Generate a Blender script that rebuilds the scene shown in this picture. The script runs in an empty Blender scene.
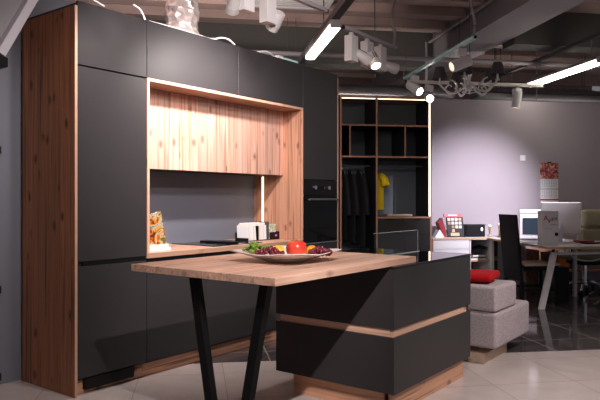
import bpy, bmesh, math, random
from mathutils import Vector, Matrix
random.seed(7)
PI = math.pi
R = math.radians
SC = bpy.context.scene
COL = SC.collection
KROT = R(43.13)          # the kitchen stands turned against the room
def KW(x, y, z=0.0):
    return Vector((x*math.cos(KROT)-y*math.sin(KROT), x*math.sin(KROT)+y*math.cos(KROT), z))

# ------------------------------------------------------------------ materials
def newmat(name):
    m = bpy.data.materials.new(name); m.use_nodes = True
    nt = m.node_tree; b = nt.nodes['Principled BSDF']
    return m, nt, b
def N(nt, typ, **kw):
    n = nt.nodes.new(typ)
    for k, v in kw.items(): setattr(n, k, v)
    return n
def math_(nt, op, a, b=None, c=None):
    n = N(nt, 'ShaderNodeMath', operation=op)
    for i, v in enumerate((a, b, c)):
        if v is None: continue
        if isinstance(v, (int, float)): n.inputs[i].default_value = v
        else: nt.links.new(v, n.inputs[i])
    return n.outputs[0]
def mixc(nt, fac, a, b, mode='MIX'):
    n = N(nt, 'ShaderNodeMix', data_type='RGBA', blend_type=mode)
    for s, v in ((n.inputs[0], fac), (n.inputs[6], a), (n.inputs[7], b)):
        if isinstance(v, (int, float)): s.default_value = v
        elif isinstance(v, tuple): s.default_value = (v[0], v[1], v[2], 1)
        else: nt.links.new(v, s)
    return n.outputs[2]
def rng(nt, v, a, b, c=0.0, d=1.0):
    n = N(nt, 'ShaderNodeMapRange'); n.clamp = True
    nt.links.new(v, n.inputs[0])
    for i, x in enumerate((a, b, c, d)): n.inputs[i+1].default_value = x
    return n.outputs[0]
def plain(name, col, rough=0.5, metal=0.0, var=0.06, scale=8.0, bump=0.0, spec=None, coat=0.0):
    m, nt, b = newmat(name)
    tc = N(nt, 'ShaderNodeTexCoord'); no = N(nt, 'ShaderNodeTexNoise')
    no.inputs['Scale'].default_value = scale; no.inputs['Detail'].default_value = 4
    nt.links.new(tc.outputs['Object'], no.inputs['Vector'])
    lo = tuple(max(0, c*(1-var)) for c in col); hi = tuple(min(1, c*(1+var)) for c in col)
    nt.links.new(mixc(nt, no.outputs[0], lo, hi), b.inputs['Base Color'])
    b.inputs['Roughness'].default_value = rough; b.inputs['Metallic'].default_value = metal
    if spec is not None: b.inputs['Specular IOR Level'].default_value = spec
    if coat: b.inputs['Coat Weight'].default_value = coat
    if bump:
        bp = N(nt, 'ShaderNodeBump'); bp.inputs['Strength'].default_value = bump; bp.inputs['Distance'].default_value = 0.01
        nt.links.new(no.outputs[0], bp.inputs['Height']); nt.links.new(bp.outputs[0], b.inputs['Normal'])
    return m
def emit(name, col, s):
    m, nt, b = newmat(name)
    b.inputs['Base Color'].default_value = (col[0]*.8, col[1]*.8, col[2]*.8, 1)
    b.inputs['Emission Color'].default_value = (*col, 1); b.inputs['Emission Strength'].default_value = s
    return m
def wood(name, plank='x', grain='z', pw=0.12, light=(.62,.36,.23), dark=(.33,.15,.08), knot=(.09,.035,.018), rough=.5, off=0.0, seams=1.0, knots=1.0):
    m, nt, b = newmat(name)
    tc = N(nt, 'ShaderNodeTexCoord'); sp = N(nt, 'ShaderNodeSeparateXYZ')
    nt.links.new(tc.outputs['Object'], sp.inputs[0])
    ax = {'x': sp.outputs[0], 'y': sp.outputs[1], 'z': sp.outputs[2]}
    u = ax[plank]; g = ax[grain]; w = ax[[a for a in 'xyz' if a not in (plank, grain)][0]]
    oi = N(nt, 'ShaderNodeObjectInfo')
    up = math_(nt, 'ADD', math_(nt, 'DIVIDE', u, pw), off)
    fl = math_(nt, 'FLOOR', up); fr = math_(nt, 'SUBTRACT', up, fl)
    wn = N(nt, 'ShaderNodeTexWhiteNoise', noise_dimensions='1D')
    nt.links.new(math_(nt, 'ADD', fl, math_(nt, 'MULTIPLY', oi.outputs['Random'], 37.0)), wn.inputs['W'])
    r = wn.outputs['Value']; sh = math_(nt, 'MULTIPLY', r, 23.0)
    def vec(a, c, d):
        cb = N(nt, 'ShaderNodeCombineXYZ')
        nt.links.new(math_(nt, 'ADD', math_(nt, 'MULTIPLY', u, a), sh), cb.inputs[0])
        nt.links.new(math_(nt, 'ADD', math_(nt, 'MULTIPLY', g, c), sh), cb.inputs[1])
        nt.links.new(math_(nt, 'MULTIPLY', w, d), cb.inputs[2]); return cb.outputs[0]
    n1 = N(nt, 'ShaderNodeTexNoise'); n1.inputs['Scale'].default_value = 1; n1.inputs['Detail'].default_value = 5; n1.inputs['Distortion'].default_value = .8
    nt.links.new(vec(22, 1.1, 22), n1.inputs['Vector'])
    n2 = N(nt, 'ShaderNodeTexNoise'); n2.inputs['Scale'].default_value = 1; n2.inputs['Detail'].default_value = 3
    nt.links.new(vec(75, 1.8, 75), n2.inputs['Vector'])
    gr = math_(nt, 'ADD', math_(nt, 'MULTIPLY', rng(nt, n1.outputs[0], .38, .62), .5), math_(nt, 'MULTIPLY', rng(nt, n2.outputs[0], .34, .66), .5))
    c = mixc(nt, gr, dark, light)
    c = mixc(nt, rng(nt, r, 0, 1, 0, .75), c, tuple(x*.55 for x in light))
    c = mixc(nt, rng(nt, n1.outputs[0], .70, .78, 0, .55), c, tuple(min(1, x*1.25+.05) for x in light))
    vo = N(nt, 'ShaderNodeTexVoronoi'); vo.inputs['Scale'].default_value = 1; vo.inputs['Randomness'].default_value = 1
    nd = N(nt, 'ShaderNodeTexNoise'); nd.inputs['Scale'].default_value = 30
    nt.links.new(tc.outputs['Object'], nd.inputs['Vector'])
    va = N(nt, 'ShaderNodeVectorMath', operation='ADD'); nt.links.new(vec(8.5, 4.8, 8.5), va.inputs[0])
    vs = N(nt, 'ShaderNodeVectorMath', operation='SCALE'); nt.links.new(nd.outputs['Color'], vs.inputs[0]); vs.inputs['Scale'].default_value = .12
    nt.links.new(vs.outputs[0], va.inputs[1]); nt.links.new(va.outputs[0], vo.inputs['Vector'])
    c = mixc(nt, rng(nt, vo.outputs['Distance'], .08, .22, .95*knots, 0), c, knot)
    # long cracks
    n3 = N(nt, 'ShaderNodeTexNoise'); n3.inputs['Scale'].default_value = 1; n3.inputs['Detail'].default_value = 2
    nt.links.new(vec(45, .9, 45), n3.inputs['Vector'])
    c = mixc(nt, rng(nt, n3.outputs[0], .60, .66, 0, .75*knots), c, knot)
    seam = rng(nt, math_(nt, 'MINIMUM', fr, math_(nt, 'SUBTRACT', 1.0, fr)), .0, .03, .85*seams, 0)
    c = mixc(nt, seam, c, knot)
    nt.links.new(c, b.inputs['Base Color']); b.inputs['Roughness'].default_value = rough
    bp = N(nt, 'ShaderNodeBump'); bp.inputs['Strength'].default_value = .25; bp.inputs['Distance'].default_value = .004
    nt.links.new(gr, bp.inputs['Height']); nt.links.new(bp.outputs[0], b.inputs['Normal'])
    return m
def tiles(name, size, offx, offy, c1, c2, grout, rough, spec=.5, gw=.004, vein=.5):
    m, nt, b = newmat(name)
    tc = N(nt, 'ShaderNodeTexCoord'); sp = N(nt, 'ShaderNodeSeparateXYZ'); nt.links.new(tc.outputs['Object'], sp.inputs[0])
    ms = []; fs = []
    for s, o in ((sp.outputs[0], offx), (sp.outputs[1], offy)):
        q = math_(nt, 'DIVIDE', math_(nt, 'SUBTRACT', s, o), size); f = math_(nt, 'FLOOR', q); fs.append(f)
        fr = math_(nt, 'SUBTRACT', q, f); ms.append(math_(nt, 'MINIMUM', fr, math_(nt, 'SUBTRACT', 1.0, fr)))
    e = math_(nt, 'MINIMUM', ms[0], ms[1])
    cb = N(nt, 'ShaderNodeCombineXYZ'); nt.links.new(fs[0], cb.inputs[0]); nt.links.new(fs[1], cb.inputs[1])
    wn = N(nt, 'ShaderNodeTexWhiteNoise', noise_dimensions='3D'); nt.links.new(cb.outputs[0], wn.inputs[0])
    va = N(nt, 'ShaderNodeVectorMath', operation='ADD'); nt.links.new(tc.outputs['Object'], va.inputs[0])
    vs = N(nt, 'ShaderNodeVectorMath', operation='SCALE'); vs.inputs['Scale'].default_value = 9; nt.links.new(wn.outputs['Color'], vs.inputs[0]); nt.links.new(vs.outputs[0], va.inputs[1])
    no = N(nt, 'ShaderNodeTexNoise'); no.inputs['Scale'].default_value = 2.2; no.inputs['Detail'].default_value = 7; no.inputs['Distortion'].default_value = 1.6
    nt.links.new(va.outputs[0], no.inputs['Vector'])
    c = mixc(nt, rng(nt, no.outputs[0], .35, .7, 0, vein), c1, c2)
    c = mixc(nt, rng(nt, wn.outputs['Value'], 0, 1, 0, .15), c, c2)
    c = mixc(nt, rng(nt, e, gw/size*.6, gw/size, 1, 0), c, grout)
    nt.links.new(c, b.inputs['Base Color']); b.inputs['Roughness'].default_value = rough; b.inputs['Specular IOR Level'].default_value = spec
    return m

M = {}
M['side_wood'] = wood('aged_spruce_side', 'y', 'z', .128, off=.15, light=(.50,.20,.095), dark=(.15,.050,.022), rough=.6, knots=1.1)
M['hood_wood'] = wood('aged_spruce_front', 'x', 'z', .105, light=(.86,.54,.43), dark=(.46,.20,.12), rough=.6, knots=.7)
M['niche_wood'] = wood('aged_spruce_niche', 'y', 'z', .15, light=(.66,.35,.23), dark=(.40,.17,.09), rough=.6, knots=.7)
M['niche_top'] = wood('aged_spruce_niche_top', 'y', 'x', .15, light=(.60,.31,.19), dark=(.42,.19,.11), rough=.6, knots=.4)
M['worktop'] = wood('aged_spruce_worktop', 'y', 'x', .16, light=(.80,.49,.35), dark=(.54,.29,.18), rough=.45, seams=.4, knots=.6)
M['table_wood'] = wood('aged_spruce_table', 'y', 'x', .17, light=(.92,.60,.46), dark=(.56,.30,.20), rough=.42, seams=.5, knots=.5)
M['strip_wood'] = wood('aged_spruce_strip', 'z', 'x', .2, light=(.80,.44,.28), dark=(.50,.23,.13), rough=.5, seams=0)
M['strip_wood_y'] = wood('aged_spruce_strip_side', 'z', 'y', .2, light=(.80,.44,.28), dark=(.50,.23,.13), rough=.5, seams=0)
M['grip_wood'] = wood('pale_grip_strip', 'z', 'x', .2, light=(.95,.60,.43), dark=(.66,.36,.23), rough=.5, seams=0, knots=.8)
M['grip_wood_y'] = wood('pale_grip_strip_end', 'z', 'y', .2, light=(.95,.60,.43), dark=(.66,.36,.23), rough=.5, seams=0, knots=.8)
M['edge_wood'] = wood('spruce_edge', 'x', 'z', .3, light=(.78,.47,.33), dark=(.62,.35,.24), rough=.5, seams=0, knots=.1)
M['ward_edge'] = wood('spruce_wardrobe_edge', 'x', 'z', .3, light=(.66,.34,.23), dark=(.52,.24,.16), rough=.5, seams=0, knots=.1)
M['pale_wood'] = wood('pale_plinth_wood', 'z', 'x', .3, light=(.80,.60,.45), dark=(.66,.45,.32), rough=.5, seams=0, knots=.2)
M['desk_edge'] = plain('desk_edge_band', (.60,.38,.24), .5)
M['anthracite'] = plain('anthracite_laminate', (.036,.033,.034), .45, var=.05, scale=3, spec=.25)
M['door_grey'] = plain('anthracite_door', (.033,.030,.032), .45, var=.05, scale=3, spec=.25)
M['carcass'] = plain('dark_carcass', (.015,.015,.017), .6)
M['black'] = plain('black_plastic', (.005,.005,.006), .45, spec=.25)
M['black_metal'] = plain('black_powder_coat', (.004,.004,.005), .6, spec=.25)
M['black_glass'] = plain('black_glass', (.003,.003,.0035), .05, spec=.22)
M['counter'] = plain('black_gloss_counter', (.005,.005,.006), .04, spec=1.0, var=.02)
M['backsplash'] = plain('slate_backsplash', (.15,.16,.20), .45, var=.05, scale=3)
M['chrome'] = plain('chrome', (.75,.75,.77), .18, 1.0, var=.02)
M['silver'] = plain('brushed_silver', (.72,.70,.71), .35, .6, var=.08)
M['duct_metal'] = plain('dull_duct_metal', (.22,.21,.22), .3, .8, var=.3)
M['white'] = plain('white_lacquer', (.80,.78,.80), .4, var=.03)
M['white_desk'] = plain('white_desktop', (.78,.75,.77), .3, var=.03)
M['cream'] = plain('cream_paper', (.78,.74,.66), .7)
M['paper'] = plain('white_paper', (.82,.82,.84), .7)
M['porcelain'] = plain('white_porcelain', (.85,.83,.82), .15, var=.02)
M['grey_fabric'] = plain('grey_tweed', (.38,.325,.345), .95, var=.6, scale=85, bump=.5, spec=.2)
M['red_fabric'] = plain('red_felt', (.36,.005,.008), .9, var=.15, scale=40, spec=.2)
M['yellow_cloth'] = plain('yellow_cotton', (.88,.62,.01), .85, var=.08, scale=30)
M['black_cloth'] = plain('black_cloth', (.006,.0065,.009), .85, var=.3, scale=30)
M['olive'] = plain('olive_leather', (.38,.34,.21), .5, var=.15, scale=10)
M['red'] = plain('red_gloss', (.48,.008,.025), .4)
M['dark_red'] = plain('dark_red', (.30,.01,.02), .45)
M['orange'] = plain('orange_plastic', (.75,.22,.02), .5)
M['gold'] = plain('gold_metal', (.72,.48,.16), .3, .9)
M['wall_lilac'] = plain('lilac_plaster', (.40,.35,.385), .85, var=.06, scale=1.6, bump=.05)
M['wall_grey'] = plain('grey_panel_wall', (.15,.155,.185), .7, var=.05, scale=1.0)
M['concrete'] = plain('brown_concrete', (.38,.275,.25), .9, var=.3, scale=1.3, bump=.3)
M['concrete_dark'] = plain('dark_concrete', (.10,.095,.088), .9, var=.25, scale=1.3, bump=.2)
M['beam_paint'] = plain('painted_beam', (.27,.24,.255), .8, var=.12, scale=1.0)
M['far_wall'] = plain('far_wall_brick', (.20,.13,.125), .9, var=.25, scale=2.0)
M['pipe'] = plain('grey_pipe', (.36,.33,.35), .5, .2, var=.1)
M['conduit'] = plain('dark_conduit', (.10,.095,.10), .6, .2, var=.15)
M['teal_rail'] = plain('pale_teal_rail', (.50,.80,.80), .4, .0, var=.05)
M['brace'] = plain('lilac_steel', (.62,.58,.64), .55, var=.05)
M['lamp_white'] = plain('lamp_white', (.50,.48,.48), .45, var=.03)
M['shade'] = plain('grey_lamp_shade', (.085,.075,.085), .85, var=.1, scale=30)
M['ward_back'] = plain('slate_wardrobe_back', (.13,.15,.175), .5, var=.05, scale=2)
M['samples'] = [plain('sample_%s' % n, c, .5) for n, c in (('cream',(.75,.66,.52)),('oak',(.60,.40,.22)),('ash',(.70,.62,.55)),('walnut',(.35,.18,.09)),('ivory',(.82,.78,.70)))]
M['foil'] = None
M['floor_light'] = tiles('pale_marble_tiles', .6, .2, .36, (.56,.49,.47), (.46,.39,.37), (.38,.31,.29), .10, .5, .004, .6)
M['floor_dark'] = tiles('dark_marble_tiles', .6, 3.575, 5.16, (.058,.050,.054), (.09,.078,.082), (.34,.29,.28), .07, .6, .006, .6)
M['led'] = emit('led_strip', (1.0, .80, .50), 3)
M['led_cool'] = emit('led_strip_pale', (1.0, .90, .72), 3)
M['tube_green'] = emit('tube_diffuser_green', (.93, 1.0, .80), 6)
M['tube_warm'] = emit('tube_diffuser_warm', (1.0, .93, .80), 14)
M['bulb'] = emit('bulb_glow', (1.0, .90, .82), 25)
M['bulb_dim'] = emit('bulb_dim', (1.0, .72, .55), 1.2)
M['grape_red'] = plain('red_grape_skin', (.16,.015,.03), .25, var=.3, scale=25)
M['grape_green'] = plain('green_leaf', (.20,.32,.04), .5, var=.4, scale=60)
M['stem'] = plain('brown_stem', (.12,.06,.02), .7)
def m_foil():
    m, nt, b = newmat('crinkled_foil')
    tc = N(nt, 'ShaderNodeTexCoord'); vo = N(nt, 'ShaderNodeTexVoronoi'); vo.inputs['Scale'].default_value = 14
    nt.links.new(tc.outputs['Object'], vo.inputs['Vector'])
    no = N(nt, 'ShaderNodeTexNoise'); no.inputs['Scale'].default_value = 10; nt.links.new(tc.outputs['Object'], no.inputs['Vector'])
    bp = N(nt, 'ShaderNodeBump'); bp.inputs['Strength'].default_value = 1; bp.inputs['Distance'].default_value = .03
    nt.links.new(math_(nt, 'ADD', vo.outputs['Distance'], no.outputs[0]), bp.inputs['Height']); nt.links.new(bp.outputs[0], b.inputs['Normal'])
    b.inputs['Base Color'].default_value = (.85,.72,.69,1); b.inputs['Metallic'].default_value = .5; b.inputs['Roughness'].default_value = .33
    return m
M['foil'] = m_foil()
def m_ramp(name, stops, scale=20, rough=.5, typ='noise', dist=0.0):
    m, nt, b = newmat(name)
    tc = N(nt, 'ShaderNodeTexCoord'); no = N(nt, 'ShaderNodeTexNoise'); no.inputs['Scale'].default_value = scale
    no.inputs['Detail'].default_value = 2; no.inputs['Distortion'].default_value = dist
    nt.links.new(tc.outputs['Object'], no.inputs['Vector'])
    cr = N(nt, 'ShaderNodeValToRGB'); cr.color_ramp.interpolation = 'LINEAR'
    els = cr.color_ramp.elements
    while len(els) < len(stops): els.new(.5)
    for e, (p, c) in zip(els, stops): e.position = p; e.color = (*c, 1)
    nt.links.new(no.outputs[0], cr.inputs[0]); nt.links.new(cr.outputs[0], b.inputs['Base Color']); b.inputs['Roughness'].default_value = rough
    return m
M['cover'] = m_ramp('cookbook_cover', [(.36,(.10,.02,.01)),(.44,(.40,.08,.01)),(.5,(.50,.26,.02)),(.56,(.42,.40,.36)),(.62,(.12,.12,.02))], 16, .35, dist=1.0)
M['photo'] = m_ramp('calendar_photo', [(.32,(.10,.02,.02)),(.45,(.38,.06,.06)),(.55,(.62,.25,.20)),(.68,(.75,.55,.50))], 14, .4, dist=1.5)
M['leaflet'] = m_ramp('leaflet_print', [(.35,(.75,.78,.70)),(.5,(.35,.42,.25)),(.62,(.80,.80,.76))], 18, .4, dist=1.0)
M['apple'] = m_ramp('apple_skin', [(.30,(.62,.03,.02)),(.55,(.72,.08,.04)),(.72,(.85,.40,.12))], 9, .22)
M['orange_fruit'] = m_ramp('orange_peel', [(.3,(.85,.28,.01)),(.7,(.90,.45,.03))], 20, .4)
M['yellow_fruit'] = m_ramp('yellow_peel', [(.3,(.85,.50,.02)),(.7,(.85,.62,.08))], 20, .35)
def m_glass():
    m, nt, b = newmat('clear_glass')
    b.inputs['Base Color'].default_value = (.86,.92,.92,1); b.inputs['Roughness'].default_value = .0
    b.inputs['Transmission Weight'].default_value = 1; b.inputs['IOR'].default_value = 1.2
    return m
M['glass'] = m_glass()
M['glass_edge'] = plain('polished_glass_edge', (.55,.66,.64), .15)

# ------------------------------------------------------------------ mesh builder
class MB:
    def __init__(s): s.bm = bmesh.new()
    def box(s, x0, x1, y0, y1, z0, z1, bev=0.0, seg=2, mat=None):
        r = bmesh.ops.create_cube(s.bm, size=1)['verts']
        for v in r: v.co = Vector(((x0+x1)/2+v.co.x*(x1-x0), (y0+y1)/2+v.co.y*(y1-y0), (z0+z1)/2+v.co.z*(z1-z0)))
        if bev:
            es = list({e for v in r for e in v.link_edges})
            out = bmesh.ops.bevel(s.bm, geom=es, offset=bev, segments=seg, affect='EDGES', profile=.5)
            r = list({v for f in out['faces'] for v in f.verts} | {v for v in r if v.is_valid})
        if mat is not None:
            for v in r: v.co = mat @ v.co
        return s
    def cyl(s, p0, p1, r0, r1=None, n=20):
        p0 = Vector(p0); p1 = Vector(p1); r1 = r0 if r1 is None else r1
        d = p1-p0; q = d.to_track_quat('Z', 'Y').to_matrix().to_4x4()
        mt = Matrix.Translation((p0+p1)/2) @ q
        bmesh.ops.create_cone(s.bm, cap_ends=True, segments=n, radius1=r0, radius2=r1, depth=d.length, matrix=mt)
        return s
    def sph(s, c, r, sc=(1,1,1), u=16, v=10):
        mt = Matrix.Translation(c) @ Matrix.Diagonal((r*sc[0], r*sc[1], r*sc[2], 1))
        bmesh.ops.create_uvsphere(s.bm, u_segments=u, v_segments=v, radius=1, matrix=mt); return s
    def tube(s, pts, r, n=8):
        pts = [Vector(p) for p in pts]; rings = []
        up = Vector((0, 0, 1))
        for i, p in enumerate(pts):
            t = (pts[min(i+1, len(pts)-1)]-pts[max(i-1, 0)]).normalized()
            a = t.cross(up)
            if a.length < .05: a = t.cross(Vector((1, 0, 0)))
            a.normalize(); b = t.cross(a).normalized()
            rr = r[i] if isinstance(r, (list, tuple)) else r
            rings.append([s.bm.verts.new(p+a*rr*math.cos(2*PI*k/n)+b*rr*math.sin(2*PI*k/n)) for k in range(n)])
        for i in range(len(rings)-1):
            for k in range(n): s.bm.faces.new((rings[i][k], rings[i][(k+1) % n], rings[i+1][(k+1) % n], rings[i+1][k]))
        s.bm.faces.new(rings[0][::-1]); s.bm.faces.new(rings[-1]); return s
    def lathe(s, c, prof, n=24):
        rings = []
        for r, z in prof: rings.append([s.bm.verts.new((c[0]+r*math.cos(2*PI*k/n), c[1]+r*math.sin(2*PI*k/n), c[2]+z)) for k in range(n)])
        for i in range(len(rings)-1):
            for k in range(n): s.bm.faces.new((rings[i][k], rings[i][(k+1) % n], rings[i+1][(k+1) % n], rings[i+1][k]))
        return s
    def prism(s, poly, vec, bev=0.0):
        vec = Vector(vec); a = [s.bm.verts.new(Vector(p)) for p in poly]; b = [s.bm.verts.new(Vector(p)+vec) for p in poly]
        n = len(a); fs = [s.bm.faces.new(a), s.bm.faces.new(b[::-1])]
        for i in range(n): fs.append(s.bm.faces.new((a[i], b[i], b[(i+1) % n], a[(i+1) % n])))
        if bev: bmesh.ops.bevel(s.bm, geom=list({e for f in fs for e in f.edges}), offset=bev, segments=2, affect='EDGES', profile=.5)
        return s
    def rot(s, c, ang, axis='Z'):
        mt = Matrix.Translation(c) @ Matrix.Rotation(ang, 4, axis) @ Matrix.Translation(-Vector(c))
        for v in s.bm.verts: v.co = mt @ v.co
        return s
    def shift(s, d):
        for v in s.bm.verts: v.co += Vector(d)
        return s

class T:
    """one thing: an Empty at its base, parts are its children; coordinates are given in the kitchen ('K') or room ('R') frame"""
    def __init__(s, name, label, cat, base, frame='R', group=None):
        o = bpy.data.objects.new(name, None); COL.objects.link(o); s.o = o; s.base = Vector(base)
        o.empty_display_size = .1; s.place(base, frame); s.tag(label, cat, group)
    def place(s, base, frame):
        if frame == 'K': s.o.location = KW(*base); s.o.rotation_euler = (0, 0, KROT)
        else: s.o.location = base
    def tag(s, label, cat, group): s.o['label'] = label; s.o['category'] = cat; (group and s.o.__setitem__('group', group))
    def part(s, name, mb, mat, parent=None, label=None, smooth=True):
        o = link(name, mb, mat, s.base, smooth); o.parent = parent or s.o
        if label: o['label'] = label
        return o
def link(name, mb, mat, base=(0, 0, 0), smooth=True):
    bm = mb.bm
    bmesh.ops.recalc_face_normals(bm, faces=bm.faces)
    b = Vector(base)
    for v in bm.verts: v.co -= b
    me = bpy.data.meshes.new(name); bm.to_mesh(me); bm.free(); me.materials.append(mat)
    if smooth:
        me.polygons.foreach_set('use_smooth', [True]*len(me.polygons)); me.set_sharp_from_angle(angle=R(35))
    o = bpy.data.objects.new(name, me); COL.objects.link(o)
    if smooth and len(me.polygons) < 4000:
        wm = o.modifiers.new('weighted', 'WEIGHTED_NORMAL'); wm.keep_sharp = True
    return o
def single(name, mb, mat, label, cat, base, frame='R', group=None):
    o = link(name, mb, mat, base)
    if frame == 'K': o.location = KW(*base); o.rotation_euler = (0, 0, KROT)
    else: o.location = base
    o['label'] = label; o['category'] = cat
    if group: o['group'] = group
    return o
def struct(name, mb, mat, frame='R'):
    o = link(name, mb, mat); o['kind'] = 'structure'
    if frame == 'K': o.rotation_euler = (0, 0, KROT)
    return o
def dup(root, loc, rotz=None, label=None):
    r = root.copy(); COL.objects.link(r); r.location = loc
    if rotz is not None: r.rotation_euler = (0, 0, rotz)
    if label: r['label'] = label
    for ch in list(root.children):
        c = ch.copy(); COL.objects.link(c); c.parent = r
        for g in list(ch.children):
            d = g.copy(); COL.objects.link(d); d.parent = c
    return r
def B(*a, **k): return MB().box(*a, **k)
def text_part(s, txt, size, loc, rot, mat, parent, name='lettering', bold=0.0):
    cu = bpy.data.curves.new(name, 'FONT'); cu.body = txt; cu.size = size; cu.extrude = .0006; cu.align_x = 'LEFT'; cu.offset = bold
    to = bpy.data.objects.new(name, cu); COL.objects.link(to)
    bpy.context.view_layer.update()
    me = bpy.data.meshes.new_from_object(to.evaluated_get(bpy.context.evaluated_depsgraph_get()))
    bpy.data.objects.remove(to); me.materials.clear(); me.materials.append(mat)
    o = bpy.data.objects.new(name, me); COL.objects.link(o); o.parent = parent
    o.location = Vector(loc)-s.base; o.rotation_euler = rot; return o

# ------------------------------------------------------------------ setting
fl = MB(); fl.prism([(-7,-5,0),(9,-5,0),(9,4.58,0),(3.36,4.753,0),(-.055,4.86,0),(-7,5.075,0)], (0,0,-.05)); struct('floor', fl, M['floor_light'])
fl = MB(); fl.prism([(-7,5.075,0),(-.055,4.86,0),(3.36,4.753,0),(9,4.58,0),(9,13.2,0),(-7,13.2,0)], (0,0,-.05)); struct('floor', fl, M['floor_dark'])
struct('ceiling', B(-7, 9, -5, 13.2, 3.9, 4.0), M['concrete'])
struct('wall_back', B(1.0, 8.0, 8.8, 8.92, 0.001, 2.77), M['wall_lilac'])
struct('wall_left', B(-1.2, 5.25, 4.205, 4.30, 0.001, 2.75), M['wall_grey'], 'K')
struct('wall_far', B(-7, 9, 13.02, 13.15, 0.001, 3.899), M['far_wall'])
# ceiling ribs, beams
ribs = [6.2+.62*i for i in range(11)]
n = 1
for y in ribs:
    if 9.1 < y < 9.8: continue
    struct('trim_%d' % n, B(-6.5, 3.66, y, y+.2, 3.78, 3.899), M['concrete']); n += 1
for y in (6.8, 9.2, 10.6, 12.0):
    struct('trim_%d' % n, B(4.36, 8.8, y, y+.22, 3.72, 3.899), M['concrete']); n += 1
struct('trim_%d' % n, B(3.70, 4.33, -4.5, 12.9, 3.5, 3.899), M['beam_paint']); n += 1
struct('trim_%d' % n, B(-6.5, 3.68, 9.35, 9.65, 3.35, 3.899), M['concrete_dark']); n += 1
struct('trim_%d' % n, B(4.35, 8.8, 8.0, 8.35, 3.42, 3.899), M['concrete_dark']); n += 1

# ------------------------------------------------------------------ kitchen run (K frame)
YF = 3.534; TOPZ = 2.534
kg = 'tall and base units of the dark kitchen run'
def door(x0, x1, z0, z1, y=YF): return B(x0, x1, y, y+.018, z0, z1, bev=.0012, seg=1)
def mk_unit(name, label, cat, x0, x1, z0, z1, group=None):
    t = T(name, label, cat, ((x0+x1)/2, YF+.3, z0), 'K', group)
    return t
# larder unit
t = T('larder_unit', 'tall handleless anthracite larder at the left end, with knotty spruce side panel', 'cabinet', (2.56, 3.85, 0), 'K')
t.part('side_panel', B(2.270, 2.2885, YF, 4.165, .001, 2.50), M['side_wood'], label='knotty aged spruce plank panel')
t.part('panel_edge', B(2.2705, 2.2882, YF-.003, YF-.0005, .001, 2.50), M['edge_wood'])
t.part('carcass', B(2.291, 2.838, YF+.022, 4.19, .10, TOPZ-.01), M['carcass'])
t.part('lower_door', door(2.291, 2.839, .115, .832), M['door_grey'])
t.part('upper_door', door(2.291, 2.839, .864, 2.118), M['door_grey'])
t.part('top_door', door(2.291, 2.839, 2.128, TOPZ), M['door_grey'])
t.part('grip_channel', B(2.33, 2.836, YF+.004, YF+.0205, .834, .862), M['black'])
t.part('plinth', B(2.291, 2.839, 3.585, 3.605, .001, .098), M['strip_wood'], label='aged spruce plinth board')
t.part('vent_grille', B(2.36, 2.74, 3.545, 3.583, .03, .105), M['black'])
# bridging cabinets
for x0, x1, lb in ((2.844, 3.784, 'wide anthracite top cupboard over the left half of the wood niche'), (3.788, 4.672, 'wide anthracite top cupboard over the right half of the wood niche')):
    t = T('top_cupboard', lb, 'cabinet', ((x0+x1)/2, 3.85, 2.129), 'K')
    t.part('carcass', B(x0, x1, YF+.022, 4.19, 2.131, TOPZ-.01), M['carcass'])
    t.part('door', door(x0+.001, x1-.001, 2.129, TOPZ), M['door_grey'])
# niche frame
t = T('niche_frame', 'aged spruce frame lining the open niche above the wooden worktop', 'niche frame', (3.76, 3.85, .883), 'K')
t.part('left_panel', B(2.844, 2.863, YF, 4.19, .884, 2.105), M['niche_wood'])
t.part('right_panel', B(4.655, 4.673, YF, 4.19, .884, 2.105), M['niche_wood'])
t.part('top_panel', B(2.844, 4.673, YF, 4.19, 2.1055, 2.127), M['niche_top'])
for nm, a in (('left_edge', (2.844, 2.863, YF-.003, YF-.0005, .884, 2.105)), ('right_edge', (4.655, 4.673, YF-.003, YF-.0005, .884, 2.105)), ('top_edge', (2.844, 4.673, YF-.003, YF-.0005, 2.1055, 2.127))):
    t.part(nm, B(*a), M['edge_wood'])
# hood cupboard
t = T('wall_cupboard', 'wall cupboard in the niche with a front of pale knotty spruce boards', 'cabinet', (3.76, 3.95, 1.497), 'K')
t.part('carcass', B(2.866, 4.652, 3.781, 4.125, 1.500, 2.103), M['carcass'])
t.part('front_board', B(2.866, 4.652, 3.758, 3.779, 1.497, 2.103), M['hood_wood'], label='pale knotty spruce front')
single('backsplash', B(2.866, 4.652, 4.13, 4.142, .884, 1.499), M['backsplash'], 'slate grey backsplash panel behind the cooktop', 'backsplash', (3.76, 4.136, .884), 'K')
t = T('light_strip', 'thin glowing yellow light strip upright on the right inner side of the niche', 'light strip', (4.648, 4.01, .885), 'K')
t.part('profile', B(4.650, 4.6545, 4.0, 4.022, .886, 1.49), M['silver']); t.part('diffuser', B(4.643, 4.6498, 4.003, 4.019, .888, 1.488), M['led'])
# worktop
single('worktop', B(2.843, 4.674, YF-.004, 4.19, .846, .8825, bev=.002), M['worktop'], 'long spruce worktop of the kitchen run in the niche', 'worktop', (3.76, 3.85, .846), 'K')
# cooktop
t = T('cooktop', 'flat black glass cooktop with a centre extractor set on the worktop', 'cooktop', (4.0, 3.85, .883), 'K')
t.part('glass_plate', B(3.56, 4.17, 3.60, 4.10, .8832, .889, bev=.002), M['black_glass'])
t.part('extractor', B(3.83, 3.93, 3.66, 4.04, .8895, .903, bev=.003), M['black'])
for x, y in ((3.70, 3.73), (3.70, 3.97), (4.05, 3.73), (4.05, 3.97)):
    t.part('cooking_zone', MB().lathe((x, y, .8892), [(.088, 0), (.088, .0004), (.094, .0004), (.094, 0)], 32), M['conduit'])
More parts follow.
